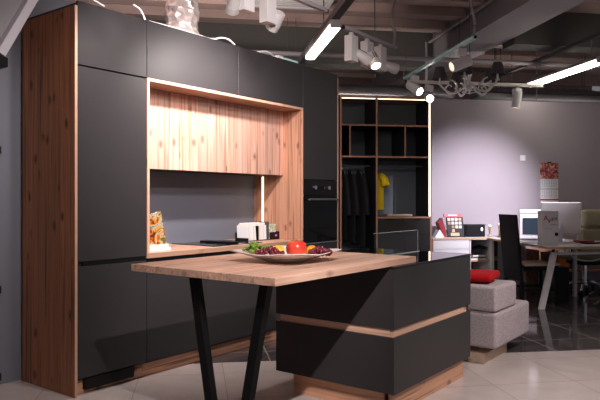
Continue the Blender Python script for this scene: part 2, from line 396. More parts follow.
# base units
for x0, x1, lb in ((2.843, 3.416, 'anthracite base unit next to the larder, its door behind the table legs'), (3.419, 4.05, 'middle anthracite base unit under the cooktop behind the table'), (4.053, 4.672, 'anthracite base unit at the right end of the worktop behind the island')):
    t = T('base_unit', lb, 'cabinet', ((x0+x1)/2, 3.85, 0), 'K')
    t.part('carcass', B(x0, x1, YF+.022, 4.19, .10, .844), M['carcass'])
    t.part('door', door(x0+.001, x1-.001, .115, .815), M['door_grey'])
    t.part('grip_channel', B(x0+.001, x1-.001, YF+.006, YF+.0205, .818, .844), M['black'])
    t.part('plinth', B(x0, x1, 3.585, 3.605, .001, .098), M['strip_wood'], label='aged spruce plinth board')
# oven tower
t = T('oven_tower', 'tall anthracite oven tower at the right end of the kitchen run', 'cabinet', (4.97, 3.85, 0), 'K')
t.part('carcass', MB().box(4.677, 5.25, 4.16, 4.19, .1, 2.52).box(4.677, 4.69, YF+.022, 4.158, .1, 2.52).box(5.235, 5.25, YF+.022, 4.158, .1, 2.52).box(4.692, 5.233, YF+.022, 4.158, 1.46, 2.52).box(4.692, 5.233, YF+.022, 4.158, .1, .85), M['carcass'])
t.part('upper_door', door(4.676, 5.251, 1.458, TOPZ), M['door_grey'])
t.part('drawer_front', door(4.676, 5.251, .115, .838), M['door_grey'])
t.part('drawer_trim', B(4.676, 5.251, YF-.006, YF+.015, .841, .850), M['chrome'], label='bright metal trim')
t.part('end_panel', B(5.2525, 5.272, YF, 4.19, .001, 2.505), M['edge_wood'], label='orange-toned spruce end panel')
t.part('plinth', B(4.677, 5.25, 3.585, 3.605, .001, .098), M['strip_wood'])
t = T('oven', 'black built-in oven in the tower between niche and wardrobe', 'oven', (4.965, 3.8, .853), 'K')
t.part('body', B(4.70, 5.22, YF+.03, 4.1, .856, 1.45), M['black'])
t.part('control_panel', B(4.682, 5.245, YF-.002, YF+.022, 1.305, 1.452, bev=.002), M['black'])
d = t.part('glass_door', B(4.682, 5.245, YF-.004, YF+.022, .856, 1.300, bev=.002), M['black_glass'])
h = MB().cyl((4.72, YF-.045, 1.265), (5.21, YF-.045, 1.265), .010)
for x in (4.75, 5.18): h.cyl((x, YF-.045, 1.265), (x, YF-.003, 1.265), .006)
t.part('door_handle', h, M['conduit'], d)
for x in (4.85, 5.08): t.part('knob', MB().cyl((x, YF-.024, 1.38), (x, YF-.003, 1.38), .02), M['chrome'])
t.part('display', B(4.92, 5.01, YF-.0035, YF-.0022, 1.36, 1.40), M['black_glass'])
# things on top of the run
t = T('cable_junction', 'pale grey junction box with loose cables on top of the kitchen run', 'junction box', (4.60, 3.62, 2.535), 'K')
t.part('box', B(4.46, 4.66, 3.58, 3.66, 2.536, 2.57, bev=.004), M['teal_rail']); t.part('plug', B(4.36, 4.44, 3.58, 3.64, 2.536, 2.575, bev=.004), M['white'])
def wig(pts, r, seg=8):
    out = []
    P = [Vector(p) for p in pts]; P = [P[0]]+P+[P[-1]]
    for i in range(1, len(P)-2):
        for k in range(seg):
            u = k/seg
            out.append(.5*((2*P[i])+(-P[i-1]+P[i+1])*u+(2*P[i-1]-5*P[i]+4*P[i+1]-P[i+2])*u*u+(-P[i-1]+3*P[i]-3*P[i+1]+P[i+2])*u**3))
    out.append(P[-2]); return MB().tube(out, r, 6)
single('cable', wig([(4.34,3.6,2.55),(4.2,3.58,2.575),(4.05,3.6,2.545),(3.9,3.6,2.545)], .007), M['white'], 'white cable lying near the junction box on top of the kitchen run', 'cable', (4.1,3.6,2.54), 'K')
single('cable', wig([(3.78,3.57,2.55),(3.7,3.56,2.575),(3.62,3.57,2.575),(3.5,3.58,2.545),(3.2,3.57,2.545),(2.9,3.58,2.545)], .008), M['white'], 'white cable looped along the cabinet tops left of the junction box', 'cable', (3.5,3.6,2.54), 'K')
single('cable', wig([(2.20,3.66,2.64),(2.30,3.58,2.56),(2.36,3.5,2.555),(2.46,3.49,2.528)], .005), M['white'], 'thin pale wire over the corner of the wood side panel', 'cable', (2.3,3.6,2.54), 'K')
single('cable', wig([(2.70,3.50,2.60),(2.76,3.50,2.58),(2.80,3.50,2.52)], .006), M['white'], 'short frayed wire end hanging over the larder front', 'cable', (2.75,3.5,2.54), 'K')

# cookbooks at the niche's left end
single('book', B(2.87, 3.135, 3.62, 3.86, .8835, .906, bev=.002), M['paper'], 'white book lying lowest at the left end of the worktop', 'book', (3.0, 3.8, .884), 'K')
single('book', B(2.87, 3.12, 3.625, 3.85, .907, .93, bev=.002), M['cream'], 'cream book lying on the white one at the left end of the worktop', 'book', (3.0, 3.8, .907), 'K')
t = T('cookbook', 'upright cookbook with orange and yellow food cover at left end of worktop', 'book', (3.0, 3.66, .931), 'K')
mm = Matrix.Translation((3.115, 3.66, .9315)) @ Matrix.Rotation(R(-13), 4, 'Y')
t.part('pages', B(-.148, -.004, -.012, .012, .004, .246, mat=mm), M['paper'])
t.part('cover', MB().box(-.152, 0, -.016, -.0125, 0, .25, mat=mm).box(-.152, 0, .0125, .016, 0, .25, mat=mm), M['cover'])
# brochure rack
t = T('brochure_rack', 'low black rack holding upright cards on the right of the worktop', 'rack', (4.42, 3.90, .8835), 'K')
t.part('tray', MB().box(4.20, 4.64, 3.80, 3.96, .8835, .889).box(4.20, 4.64, 3.954, 3.96, .889, .96).box(4.20, 4.205, 3.80, 3.954, .889, .912).box(4.635, 4.64, 3.80, 3.954, .889, .96).box(4.340, 4.346, 3.80, 3.952, .889, 1.02), M['black'])
p = t.part('front_plate', B(4.50, 4.64, 3.794, 3.7995, .8835, .955), M['black'])
t.part('emblem', MB().sph((4.59, 3.7925, .922), .014, (1.3, .12, .8)), plain('pink_print', (.65,.08,.40), .5), p)
xs = [4.212+.0205*i for i in range(6)]+[4.357+.0175*i for i in range(7)]
for i, x in enumerate(xs):
    hh = .135+.012*((i*7) % 3)
    mm = Matrix.Translation((x, 3.86, .8895)) @ Matrix.Rotation(R(-3-1.0*(i % 3)), 4, 'Y')
    single('brochure', B(0, .006+.003*(i % 2), -.05, .085, 0, hh, mat=mm), M['cream' if i % 3 == 1 else 'paper'], 'white upright brochure seen edge-on in the black rack', 'brochure', (x, 3.87, .89), 'K', 'white brochures standing in the black rack')
single('sample_board', B(4.503, 4.515, 3.82, 3.94, .8895, 1.055), M['conduit'], 'taller dark grey board standing in the black rack', 'board', (4.51, 3.88, .89), 'K')
single('leaflet', B(4.525, 4.628, 3.83, 3.836, .8895, 1.03), M['leaflet'], 'green and white picture leaflet at the right end of the rack', 'leaflet', (4.57, 3.83, .89), 'K')

# ------------------------------------------------------------------ island (K)
IX0, IX1, IY0, IY1 = 3.158, 4.285, 1.735, 2.61
t = T('kitchen_island', 'low anthracite kitchen island with recessed spruce strips under the table end', 'island', (3.72, 2.17, 0), 'K')
t.part('carcass', B(IX0+.045, IX1-.06, IY0+.045, IY1-.02, .142, .858), M['carcass'])
t.part('end_panel', B(IX0, IX0+.019, IY0+.0195, IY1, .514, .861), M['anthracite'], label='upper anthracite end panel')
t.part('end_panel', B(IX0, IX0+.019, IY0+.0195, IY1, .140, .467), M['anthracite'], label='lower anthracite end panel')
t.part('drawer_front', B(IX0, IX1, IY0, IY0+.019, .514, .861), M['anthracite'], label='upper anthracite drawer front')
t.part('drawer_front', B(IX0, IX1, IY0, IY0+.019, .140, .467), M['anthracite'], label='lower anthracite drawer front')
t.part('end_panel', B(IX1-.055, IX1-.001, IY0+.0195, IY1, .140, .861), M['anthracite'])
t.part('grip_strip', B(IX0+.010, IX0+.03, IY0+.03, IY1-.03, .468, .513), M['grip_wood_y'], label='recessed spruce strip on the end')
t.part('grip_strip', B(IX0+.012, IX1-.057, IY0+.010, IY0+.029, .468, .513), M['grip_wood'], label='recessed spruce strip on the drawer side')
t.part('plinth', B(IX0+.06, IX0+.08, IY0+.10, IY1-.10, .001, .139), M['strip_wood_y'], label='aged spruce plinth board')
t.part('plinth', B(IX0+.035, IX1-.05, IY0+.035, IY0+.055, .001, .139), M['strip_wood'], label='aged spruce plinth board')
single('countertop', B(IX0, IX1+.002, IY0-.002, IY1+.01, .8625, .8765, bev=.002), M['counter'], 'thin glossy black countertop on the kitchen island', 'countertop', (3.72, 2.17, .8625), 'K')
t = T('glass_panel', 'clear upright glass pane standing on the glossy black countertop', 'glass panel', (3.92, 2.13, .877), 'K')
t.part('pane', B(3.60, 4.24, 2.127, 2.133, .878, 1.034), M['glass'])
t.part('edge', MB().box(3.60, 4.24, 2.127, 2.133, 1.0345, 1.037).box(4.2405, 4.243, 2.127, 2.133, .878, 1.037), M['glass_edge'])
t.part('rail', B(3.60, 4.24, 2.112, 2.1265, .8768, .880), M['silver'])
# table
TX0, TX1, TY0, TY1 = 2.115, 3.47, 1.752, 2.762
t = T('bar_table', 'thick spruce bar table resting on the island with slanting black steel legs', 'table', (2.3, 2.05, 0), 'K')
t.part('tabletop', B(TX0, TX1, TY0, TY1, .8775, .9145, bev=.0015, seg=1), M['table_wood'], label='knotty spruce tabletop')
def leg(x, ya, yb):
    p = MB(); w = .025
    p.prism([(x-.02, ya-w, .872), (x-.02, ya+w, .872), (x-.02, yb+w, .006), (x-.02, yb-w, .006)], (.04, 0, 0)); return p
t.part('leg', leg(2.2, 2.355, 2.19), M['black_metal']); t.part('leg', leg(2.2, 1.876, 2.054), M['black_metal'])
t.part('mounting_plate', B(2.16, 2.24, 1.80, 2.40, .8725, .8772), M['black_metal'])
t.part('foot_plate', B(2.15, 2.25, 1.97, 2.18, .0005, .0055), M['black_metal'])
# fruit dish
t = T('serving_dish', 'large square white porcelain dish on the spruce table', 'dish', (2.745, 2.19, .9148), 'K')
pb = MB(); NS = 24
def sq(rad, z, p, sag=0.0):
    vs = []
    for k in range(NS*2):
        a = 2*PI*k/(NS*2); c, s_ = math.cos(a), math.sin(a)
        e = (abs(c)**p+abs(s_)**p)**(-1/p); cn = abs(math.sin(2*a))
        vs.append(pb.bm.verts.new((2.745+rad*e*c, 2.19+rad*e*s_, z+sag*cn*cn)))
    return vs
rings = [sq(.085, .9152, 2.5), sq(.10, .9152, 2.5), sq(.165, .945, 5), sq(.235, .962, 12, .014), sq(.236, .967, 12, .014), sq(.17, .951, 5), sq(.10, .923, 2.5)]
for a, b in zip(rings[:-1], rings[1:]):
    for k in range(NS*2): pb.bm.faces.new((a[k], a[(k+1) % (NS*2)], b[(k+1) % (NS*2)], b[k]))
pb.bm.faces.new(rings[0][::-1]); pb.bm.faces.new(rings[-1])
t.part('dish_body', pb, M['porcelain'])
# fruit: view-right direction in K frame
fx, fy = .607, -.795
def fpos(a, b, z): return (2.745+fx*a+.795*b, 2.19+fy*a+.607*b, z)
t = T('apple', 'big red apple in the middle of the white dish', 'apple', fpos(.055, -.01, .932), 'K')
c = fpos(.055, -.01, .932)
ap = MB(); prof = [(x*1.25, z*1.2) for x, z in [(0.001,.004),(.02,.0),(.036,.008),(.046,.03),(.048,.05),(.042,.07),(.026,.083),(.012,.083),(.003,.076)]]
t.part('flesh', ap.lathe(c, prof), M['apple']); t.part('stem', MB().cyl((c[0], c[1], c[2]+.088), (c[0]+.004, c[1], c[2]+.108), .0018), M['stem'])
for lb, cat, mt, a, b, z, r in (('orange behind the red apple towards its right side', 'orange', 'orange_fruit', .142, .03, .965, .038), ('round yellow fruit just left of the red apple', 'fruit', 'yellow_fruit', -.05, .05, .968, .036), ('smaller orange-yellow fruit behind the apple beside the orange', 'fruit', 'yellow_fruit', .095, .055, .965, .028)):
    c = fpos(a, b, z); t = T('orange' if cat == 'orange' else 'round_fruit', lb, cat, (c[0], c[1], c[2]-r), 'K')
    t.part('peel', MB().sph(c, r), M[mt]); t.part('stem_scar', MB().cyl((c[0], c[1], c[2]+r-.001), (c[0], c[1], c[2]+r+.001), .004, n=8), M['stem'])
gi = MB().sph((0, 0, 0), .0115, (1, 1, 1.1), 10, 7)
gme = link('grape', gi, M['grape_red']).data; bpy.data.objects.remove(bpy.data.objects['grape'])
def bunch(lb, ca, cb, na, spread):
    t = T('grape_bunch', lb, 'grapes', fpos(ca, cb, .938), 'K'); rr = random.Random(int(ca*1000)+5)
    pts = []
    for _ in range(400):
        a = rr.uniform(-spread, spread); b = rr.uniform(-.035, .03); h = rr.uniform(0, .042)*(1-abs(a)/spread*.6)
        p = Vector(fpos(ca+a, cb+b, .955+h))
        if all((p-q).length > .0195 for q in pts): pts.append(p)
        if len(pts) >= na: break
    for p in pts:
        o = bpy.data.objects.new('grape', gme); COL.objects.link(o); o.parent = t.o; o.location = p-t.base
    t.part('stalk', MB().tube([fpos(ca-.03, cb, .965), fpos(ca, cb, .985), fpos(ca+.03, cb, .972)], .002, 6), M['stem'])
bunch('dark red grape bunch left of the apple in the dish', -.095, -.035, 26, .075)
bunch('dark red grape bunch right of the apple in the dish', .185, -.03, 22, .06)
t = T('green_sprig', 'leafy green sprig at the left end of the fruit in the dish', 'greens', fpos(-.17, 0, .955), 'K')
gl = MB(); rr = random.Random(3)
for _ in range(80):
    a = rr.gauss(0, .032); b = rr.gauss(0, .022); h = abs(rr.gauss(.02, .018))
    q = Vector(fpos(-.17+a, .01+b, .968+h*max(0, 1-abs(a)*6)))
    gl.sph(q, .012, (1, rr.uniform(.5, 1), rr.uniform(.4, .8)), 7, 5)
t.part('leaves', gl, M['grape_green']); t.part('stalk', MB().tube([fpos(-.13, .0, .965), fpos(-.17, .01, .97), fpos(-.21, .01, .975)], .003, 6), M['stem'])

# ------------------------------------------------------------------ sofa beside the island (K)
t = T('sofa', 'boxy grey tweed sofa end standing right of the island on pale wood base', 'sofa', (5.0, 2.2, 0), 'K')
t.part('base', MB().box(4.66, 5.16, 1.775, 2.85, .001, .075).box(4.80, 5.30, 1.86, 2.85, .076, .128), M['pale_wood'], label='pale wood base')
t.part('seat', B(4.612, 5.41, 1.665, 2.95, .130, .405, bev=.028, seg=4), M['grey_fabric'])
t.part('backrest', B(4.612, 5.085, 1.667, 2.95, .408, .605, bev=.026, seg=4), M['grey_fabric'])
cb_ = MB().box(-.17, .17, -.18, .18, -.030, .030, bev=.028, seg=4)
for v in cb_.bm.verts:
    v.co.z *= 1+.35*math.cos(v.co.x*7)*math.cos(v.co.y*7); v.co.z += .006*math.sin(v.co.x*25+v.co.y*14)
cb_.rot((0, 0, 0), R(8)).shift((4.83, 1.93, .652))
single('cushion', cb_, M['red_fabric'], 'red cushion lying on the grey sofa beside the island', 'cushion', (4.84, 2.02, .607), 'K')

# ------------------------------------------------------------------ wardrobe (room frame)
WX0, WX1, WY, WB = 1.92, 3.225, 8.2, 8.795
t = T('wardrobe', 'open dark wardrobe with spruce edges and shelves behind the kitchen end', 'wardrobe', (2.57, 8.5, 0), 'R')
WM = 2.435
for x0 in (WX0, WM-.012, WX1-.024):
    pp = t.part('upright', B(x0, x0+.024, WY+.003, WB-.02, .001, 2.66), M['carcass']); t.part('edge', B(x0, x0+.024, WY, WY+.0026, .001, 2.66), M['ward_edge'], pp)
t.part('back_panel', B(WX0, WX1, WB-.018, WB-.003, .02, 2.66), M['ward_back'])
def shelf(x0, x1, z, th=.022):
    pp = t.part('shelf', B(x0, x1, WY+.003, WB-.021, z-th/2, z+th/2), M['carcass']); t.part('edge', B(x0, x1, WY, WY+.0026, z-th/2, z+th/2), M['ward_edge'], pp)
L0, L1, R0, R1 = WX0+.025, WM-.013, WM+.013, WX1-.025
t.part('top_panel', B(WX0, WX1, WY, WB-.003, 2.661, 2.685), M['ward_edge'])
for a, b in ((L0, L1), (R0, R1)):
    for z in (2.28, 1.85): shelf(a, b, z)
shelf(R0, R1, 1.02); shelf(L0, L1, .12)
for x in (2.06, 2.84):
    pp = t.part('divider', B(x-.01, x+.01, WY+.004, WB-.021, 1.8615, 2.2685), M['carcass']); t.part('edge', B(x-.01, x+.01, WY, WY+.0035, 1.8615, 2.2685), M['ward_edge'], pp)
for a, b in ((R0, R1), (L0, L1)):
    t.part('hanging_rail', MB().cyl((a, 8.5, 1.74), (b, 8.5, 1.74), .012), M['conduit'])
mid = (R0+R1)/2
for a, b in ((R0, mid-.002), (mid+.002, R1)):
    for z0, z1 in ((.79, 1.005), (.40, .785), (.06, .395)):
        f = t.part('drawer_front', B(a+.001, b-.001, WY+.001, WY+.019, z0, z1), M['door_grey'])
        if z0 == .79 : t.part('handle', B((a+b)/2-.05, (a+b)/2+.05, WY-.007, WY+.0005, z1-.02, z1-.004), M['black'], f)
t = T('light_strip', 'glowing light strip running upright down the wardrobe right side', 'light strip', (3.19, 8.19, 1.0), 'R')
t.part('profile', B(3.172, 3.198, 8.186, 8.198, 1.035, 2.635), M['silver']); t.part('diffuser', B(3.178, 3.193, 8.180, 8.1855, 1.035, 2.635), M['led_cool'])
for a, b, lb in ((L0+.005, L1-.005, 'glowing light strip under the wardrobe top, left narrow bay'), (R0+.005, 3.168, 'glowing light strip under the wardrobe top, right wide bay')):
    t = T('light_strip', lb, 'light strip', ((a+b)/2, 8.21, 2.64), 'R')
    t.part('profile', B(a, b, 8.206, 8.224, 2.648, 2.6605), M['silver']); t.part('diffuser', B(a, b, 8.205, 8.2055, 2.644, 2.66) if False else B(a, b, 8.207, 8.223, 2.640, 2.6475), M['led'])
# clothes
def garment(lb, cat, name, x, mat, w, length, top, rz, sleeve, group=None, hangmat='chrome', k=0):
    hz = 1.74
    hg = T('clothes_hanger', 'hanger on the wardrobe rail carrying the '+lb.split(' on ')[0], 'hanger', (x, 8.5, hz-.06), 'R')
    hp = MB().tube([(x, 8.5+.014*math.cos(a)*1.2, hz+.004+.018*math.sin(a)) for a in [PI*1.0-PI*1.15*i/8 for i in range(9)]]+[(x, 8.5, hz-.03), (x, 8.5, hz-.06)], .0025, 6)
    hg.part('hook', hp, M['chrome'])
    q = MB(); q.tube([(x+.0, 8.5-w*.45, hz-.115), (x, 8.5-w*.2, hz-.075), (x, 8.5, hz-.055), (x, 8.5+w*.2, hz-.075), (x, 8.5+w*.45, hz-.115)], .006, 6).rot((x, 8.5, hz), rz)
    hg.part('shoulder_bar', q, M[hangmat])
    # cloth: closed shell, lens-shaped section, draped folds
    g = MB(); rings = []; NZ = 16; NA = 28
    zt = top; 
    for i in range(NZ+1):
        u = i/NZ; z = zt-.012-length*u
        hw = w*.5*(0.28+.72*min(1, (u*7)**.6)) * (1+.06*u)
        th = (.018+.028*min(1, u*5))*(1.4 if mat == 'yellow_cloth' else .7)
        rg = []
        for j in range(NA):
            a = 2*PI*j/NA
            f = 1+.22*math.sin(5*a+k*2+u*1.5)*min(1, u*3)
            rg.append(g.bm.verts.new((x+th*f*math.cos(a), 8.5+hw*math.sin(a), z-(.10*abs(math.sin(a))**1.5)*max(0, 1-u*4))))
        rings.append(rg)
    for a, b in zip(rings[:-1], rings[1:]):
        for j in range(NA): g.bm.faces.new((a[j], a[(j+1) % NA], b[(j+1) % NA], b[j]))
    g.bm.faces.new(rings[0][::-1]); g.bm.faces.new(rings[-1])
    g.rot((x, 8.5, 0), rz)
    th_ = T(name, lb, cat, (x, 8.5, zt-length), 'R', group)
    th_.part('body', g, M[mat])
    for sg in (-1, 1):
        sl = MB()
        p0 = Vector((x, 8.5+sg*w*.40, zt-.10)); p1 = p0+Vector((.02, sg*(.10 if sleeve < .3 else .05), -sleeve*.5)); p2 = p0+Vector((.03, sg*(.115 if sleeve < .3 else .06), -sleeve))
        sl.tube([p0+Vector((0, -sg*.03, .02)), p0, p0+(p1-p0)*.5, p1, p2], [q*(1 if mat == 'yellow_cloth' else .6) for q in (.02, .045, .055, .055, .06)], 12).rot((x, 8.5, 0), rz)
        th_.part('sleeve', sl, M[mat])
garment('yellow short-sleeved shirt on the wardrobe rail', 'shirt', 'shirt', 2.535, 'yellow_cloth', .34, .56, 1.70, R(3), .15, hangmat='dark_red')
for k, (x, lb) in enumerate(((2.02, 'leftmost black garment on the wardrobe rail behind the kitchen end panel'), (2.125, 'middle black garment on the wardrobe rail among the three'), (2.255, 'rightmost black garment on the wardrobe rail of the left bay'))):
    garment(lb, 'jacket', 'jacket', x, 'black_cloth', .40, .98+.04*k, 1.70, R(4+4*k), .55, 'black garments in the left wardrobe bay', k=k)
single('folded_cloth', B(2.62, 2.98, 8.3, 8.55, 1.0315, 1.062, bev=.008), M['pale_wood'], 'flat pale folded item lying on the wardrobe shelf over the drawers', 'folded cloth', (2.8, 8.42, 1.0315), 'R')

# ------------------------------------------------------------------ office corner (room frame)
DZ = .73
t = T('drawer_cabinet', 'low white drawer cabinet right beside the wardrobe', 'cabinet', (3.51, 8.5, 0), 'R')
t.part('body', B(3.236, 3.785, 8.222, 8.79, .02, .702), M['white'])
for z0, z1 in ((.578, .698), (.40, .572), (.05, .394)): t.part('drawer_front', B(3.25, 3.775, 8.203, 8.221, z0, z1), M['white'])
t.part('edge_band', MB().box(3.236, 3.248, 8.203, 8.221, .02, .702).box(3.777, 3.787, 8.203, 8.221, .02, .702), M['desk_edge'])
t = T('shelf_unit', 'open white shelf unit with papers, right of the drawer cabinet', 'shelf', (4.0, 8.5, 0), 'R')
t.part('side', B(3.79, 3.806, 8.21, 8.79, .02, .702), M['white']); t.part('side', B(4.09, 4.115, 8.21, 8.79, .02, .702), M['white'])
t.part('back_panel', B(3.79, 4.60, 8.77, 8.79, .02, .702), M['conduit'])
t.part('shelf', B(3.807, 4.089, 8.215, 8.769, .395, .415), M['desk_edge']); t.part('shelf', B(4.116, 4.60, 8.3, 8.769, .395, .415), M['desk_edge']); t.part('shelf', B(3.807, 4.089, 8.215, 8.769, .08, .10), M['desk_edge'])
for i in range(3): single('paper_stack', B(3.83+.01*i, 4.07-.012*i, 8.25, 8.5, .4155+.022*i, .436+.022*i), M[('paper', 'conduit', 'cream')[i]], ('white paper stack lowest on the open shelf', 'dark folder between the papers on the open shelf', 'cream paper stack topmost on the open shelf')[i], 'papers', (3.95, 8.37, .4155+.022*i), 'R')
single('magazine', B(3.83, 4.05, 8.24, 8.5, .58, .60) if False else MB().prism([(3.82, 8.24, .50), (4.07, 8.24, .58), (4.07, 8.5, .60), (3.82, 8.5, .52)], (0, 0, .012)), M['black'], 'black folder leaning above the papers in the open shelf', 'folder', (3.95, 8.37, .49), 'R')
# long L-shaped desktop
poly = [(3.236, 8.20), (4.045, 8.20), (3.935, 6.46), (6.6, 6.46), (6.6, 7.36), (4.95, 7.36), (4.95, 8.79), (3.236, 8.79)]
t = T('office_desk', 'long angled white office desk with wood edge and slanted white legs', 'desk', (5.0, 7.0, 0), 'R')
t.part('desktop', MB().prism([(x, y, DZ-.027) for x, y in poly], (0, 0, .027)), M['white_desk'])
e = MB()
def band(a, b):
    a = Vector((*a, 0)); b = Vector((*b, 0)); d = (b-a).normalized(); nrm = Vector((d.y, -d.x, 0))*.004
    e.prism([a+Vector((0, 0, DZ-.028)), b+Vector((0, 0, DZ-.028)), b+nrm+Vector((0, 0, DZ-.028)), a+nrm+Vector((0, 0, DZ-.028))], (0, 0, .026))
band((3.236, 8.199), (4.044, 8.199)); band((4.042, 8.195), (3.932, 6.462)); band((3.934, 6.459), (6.6, 6.459))
t.part('edge_band', e, M['desk_edge'], label='warm wood-coloured edge band')
def qbar(p0, p1, w, h):
    q = MB(); p0 = Vector(p0); p1 = Vector(p1); q.cyl(p0, p1, w*.7071, n=4); return q
t.part('leg', MB().prism([(3.90, 6.60, .001), (3.965, 6.60, .001), (4.125, 6.60, .655), (4.06, 6.60, .655)], (0, .04, 0)), M['white'])
t.part('leg', MB().prism([(6.35, 6.60, .655), (6.29, 6.60, .655), (6.43, 6.60, .001), (6.49, 6.60, .001)], (0, .04, 0)), M['white'])
t.part('frame_bar', B(4.127, 6.286, 6.60, 6.64, .625, .655), M['white'])
for x in (4.22, 5.9): t.part('support_post', B(x, x+.045, 6.60, 6.64, .656, .702), M['white'])
t.part('leg', B(4.08, 4.12, 8.15, 8.19, .001, .702), M['white']); t.part('leg', B(4.86, 4.90, 7.40, 7.44, .001, .702), M['white'])
t.part('modesty_panel', B(4.15, 4.17, 7.5, 8.1, .15, .69), M['conduit'])
# colour sample display
t = T('sample_display', 'black sample display with red header and small square swatches', 'display', (3.62, 8.5, DZ), 'R')
mm = Matrix.Translation((3.66, 8.40, DZ+.002)) @ Matrix.Rotation(R(-12), 4, 'X')
t.part('board', B(-.115, .135, 0, .02, 0, .29, mat=mm @ Matrix.Shear('XZ', 4, (-.18, 0)) if False else mm), M['black'])
t.part('header', B(-.15, .11, -.002, .022, .291, .335, mat=mm), M['red'])
t.part('side_wing', MB().prism([(3.50, 8.43, DZ+.001), (3.535, 8.42, DZ+.001), (3.50, 8.49, DZ+.27), (3.44, 8.50, DZ+.20)], (0, .12, 0)), M['dark_red'])
for r_ in range(4):
    for c_ in range(4):
        if r_ == 3 and c_ != 1 or r_ == 2 and c_ == 0: continue
        t.part('swatch', B(-.10+c_*.055, -.06+c_*.055, -.004, -.0005, .235-r_*.055, .275-r_*.055, mat=mm), M['samples'][(r_*3+c_*2) % 5])
t.part('swatch', B(-.07, .06, -.004, -.0005, .015, .06, mat=mm), M['samples'][1])
t.part('header_print', B(-.09, .05, -.0035, -.0025, .308, .322, mat=mm), M['paper'])
t.part('foot', B(3.55, 3.80, 8.38, 8.56, DZ+.0005, DZ+.006), M['black'])
t = T('storage_box', 'small black box with a round white emblem on the sideboard', 'box', (3.98, 8.5, DZ), 'R')
t.part('body', B(3.83, 4.11, 8.40, 8.58, DZ+.001, DZ+.165, bev=.004), M['black']); t.part('lid', B(3.826, 4.114, 8.396, 8.584, DZ+.166, DZ+.178, bev=.002), M['black'])
t.part('emblem', MB().sph((4.06, 8.3985, DZ+.11), .024, (.8, .06, 1.2)), M['paper'])
t = T('leaflet_stand', 'tiny white folded card standing next to the wardrobe', 'card', (3.40, 8.45, DZ), 'R')
t.part('card', MB().prism([(3.36, 8.42, DZ+.001), (3.50, 8.42, DZ+.001), (3.43, 8.42, DZ+.11)], (0, .03, 0)), M['paper'])
single('phone_handset', B(-.022, .022, -.01, .01, 0, .11, bev=.004).rot((0, 0, 0), R(28), 'Y').shift((3.31, 8.36, DZ+.012)), M['backsplash'], 'small dark blue handset leaning beside the folded card', 'handset', (3.31, 8.36, DZ+.001), 'R')
for x, y, h, lb in ((4.19, 8.42, .17, 'slim pale gold figurine right beside the black box'), (4.31, 8.36, .20, 'taller gold figurine between the black box and the chair')):
    t = T('figurine', lb, 'figurine', (x, y, DZ), 'R')
    t.part('foot', MB().cyl((x, y, DZ+.001), (x, y, DZ+.012), .03), M['gold'])
    t.part('body', MB().lathe((x, y, DZ+.012), [(.02, 0), (.012, .02), (.009, h*.4), (.016, h*.55), (.02, h*.65), (.008, h*.75), (.001, h*.78)], 14), M['gold'])
    t.part('head', MB().sph((x, y, DZ+.012+h*.84), .022, (1.3, .8, .9)), M['cream'])
t = T('desk_tub', 'white low tub with dark lid on the desk left of black chair', 'tub', (4.42, 8.3, DZ), 'R')
t.part('body', B(4.34, 4.50, 8.22, 8.34, DZ+.001, DZ+.07, bev=.006), M['white']); t.part('lid', MB().sph((4.40, 8.27, DZ+.085), .022), M['black'])
# high-back chair
t = T('dining_chair', 'black high-backed chair with pale wooden seat at the desk', 'chair', (3.95, 7.0, 0), 'R')
t.part('backrest', MB().prism([(3.70, 6.80, .30), (3.73, 6.80, .30), (3.655, 6.80, 1.085), (3.63, 6.80, 1.085)], (0, .42, 0), bev=.004), M['black_metal'])
t.part('seat', B(3.745, 4.20, 6.80, 7.22, .475, .505, bev=.01), M['pale_wood'], label='pale wooden seat')
t.part('seat_rail', MB().box(3.76, 4.19, 6.82, 6.85, .42, .473).box(3.76, 4.19, 7.17, 7.20, .42, .473).box(4.16, 4.19, 6.852, 7.168, .42, .473), M['black_metal'])
for x, y in ((4.15, 6.815), (4.15, 7.165)): t.part('leg', B(x, x+.04, y, y+.04, .001, .418), M['black_metal'])
for y in (6.80, 7.18): t.part('leg', B(3.70, 3.74, y, y+.04, .001, .298), M['black_metal'])
t.part('stretcher', B(3.742, 4.148, 6.825, 6.845, .18, .205), M['black_metal']); t.part('stretcher', B(3.742, 4.148, 7.175, 7.195, .18, .205), M['black_metal'])
t.o.location.x += .08
# printer
t = T('printer', 'white office printer with dark front panel on the desk', 'printer', (4.42, 7.9, DZ), 'R')
t.part('body', B(4.26, 4.68, 7.66, 8.02, DZ+.001, DZ+.345, bev=.012), M['white'])
t.part('lid', MB().box(4.25, 4.64, 7.66, 8.02, DZ+.347, DZ+.40, bev=.018, seg=3), M['white'])
t.part('front_panel', B(4.30, 4.49, 7.645, 7.659, DZ+.07, DZ+.29, bev=.003), plain('dark_navy_panel', (.025,.04,.055), .3), label='dark bluish front panel')
for z in (.10, .22): t.part('paper_slot', B(4.52, 4.66, 7.648, 7.659, DZ+z, DZ+z+.06), M['black'])
t.part('output_tray', B(4.28, 4.60, 7.50, 7.644, DZ+.02, DZ+.035, bev=.003), M['white'])
t.o.location.x += .12
t.o.rotation_euler.z = -R(26)
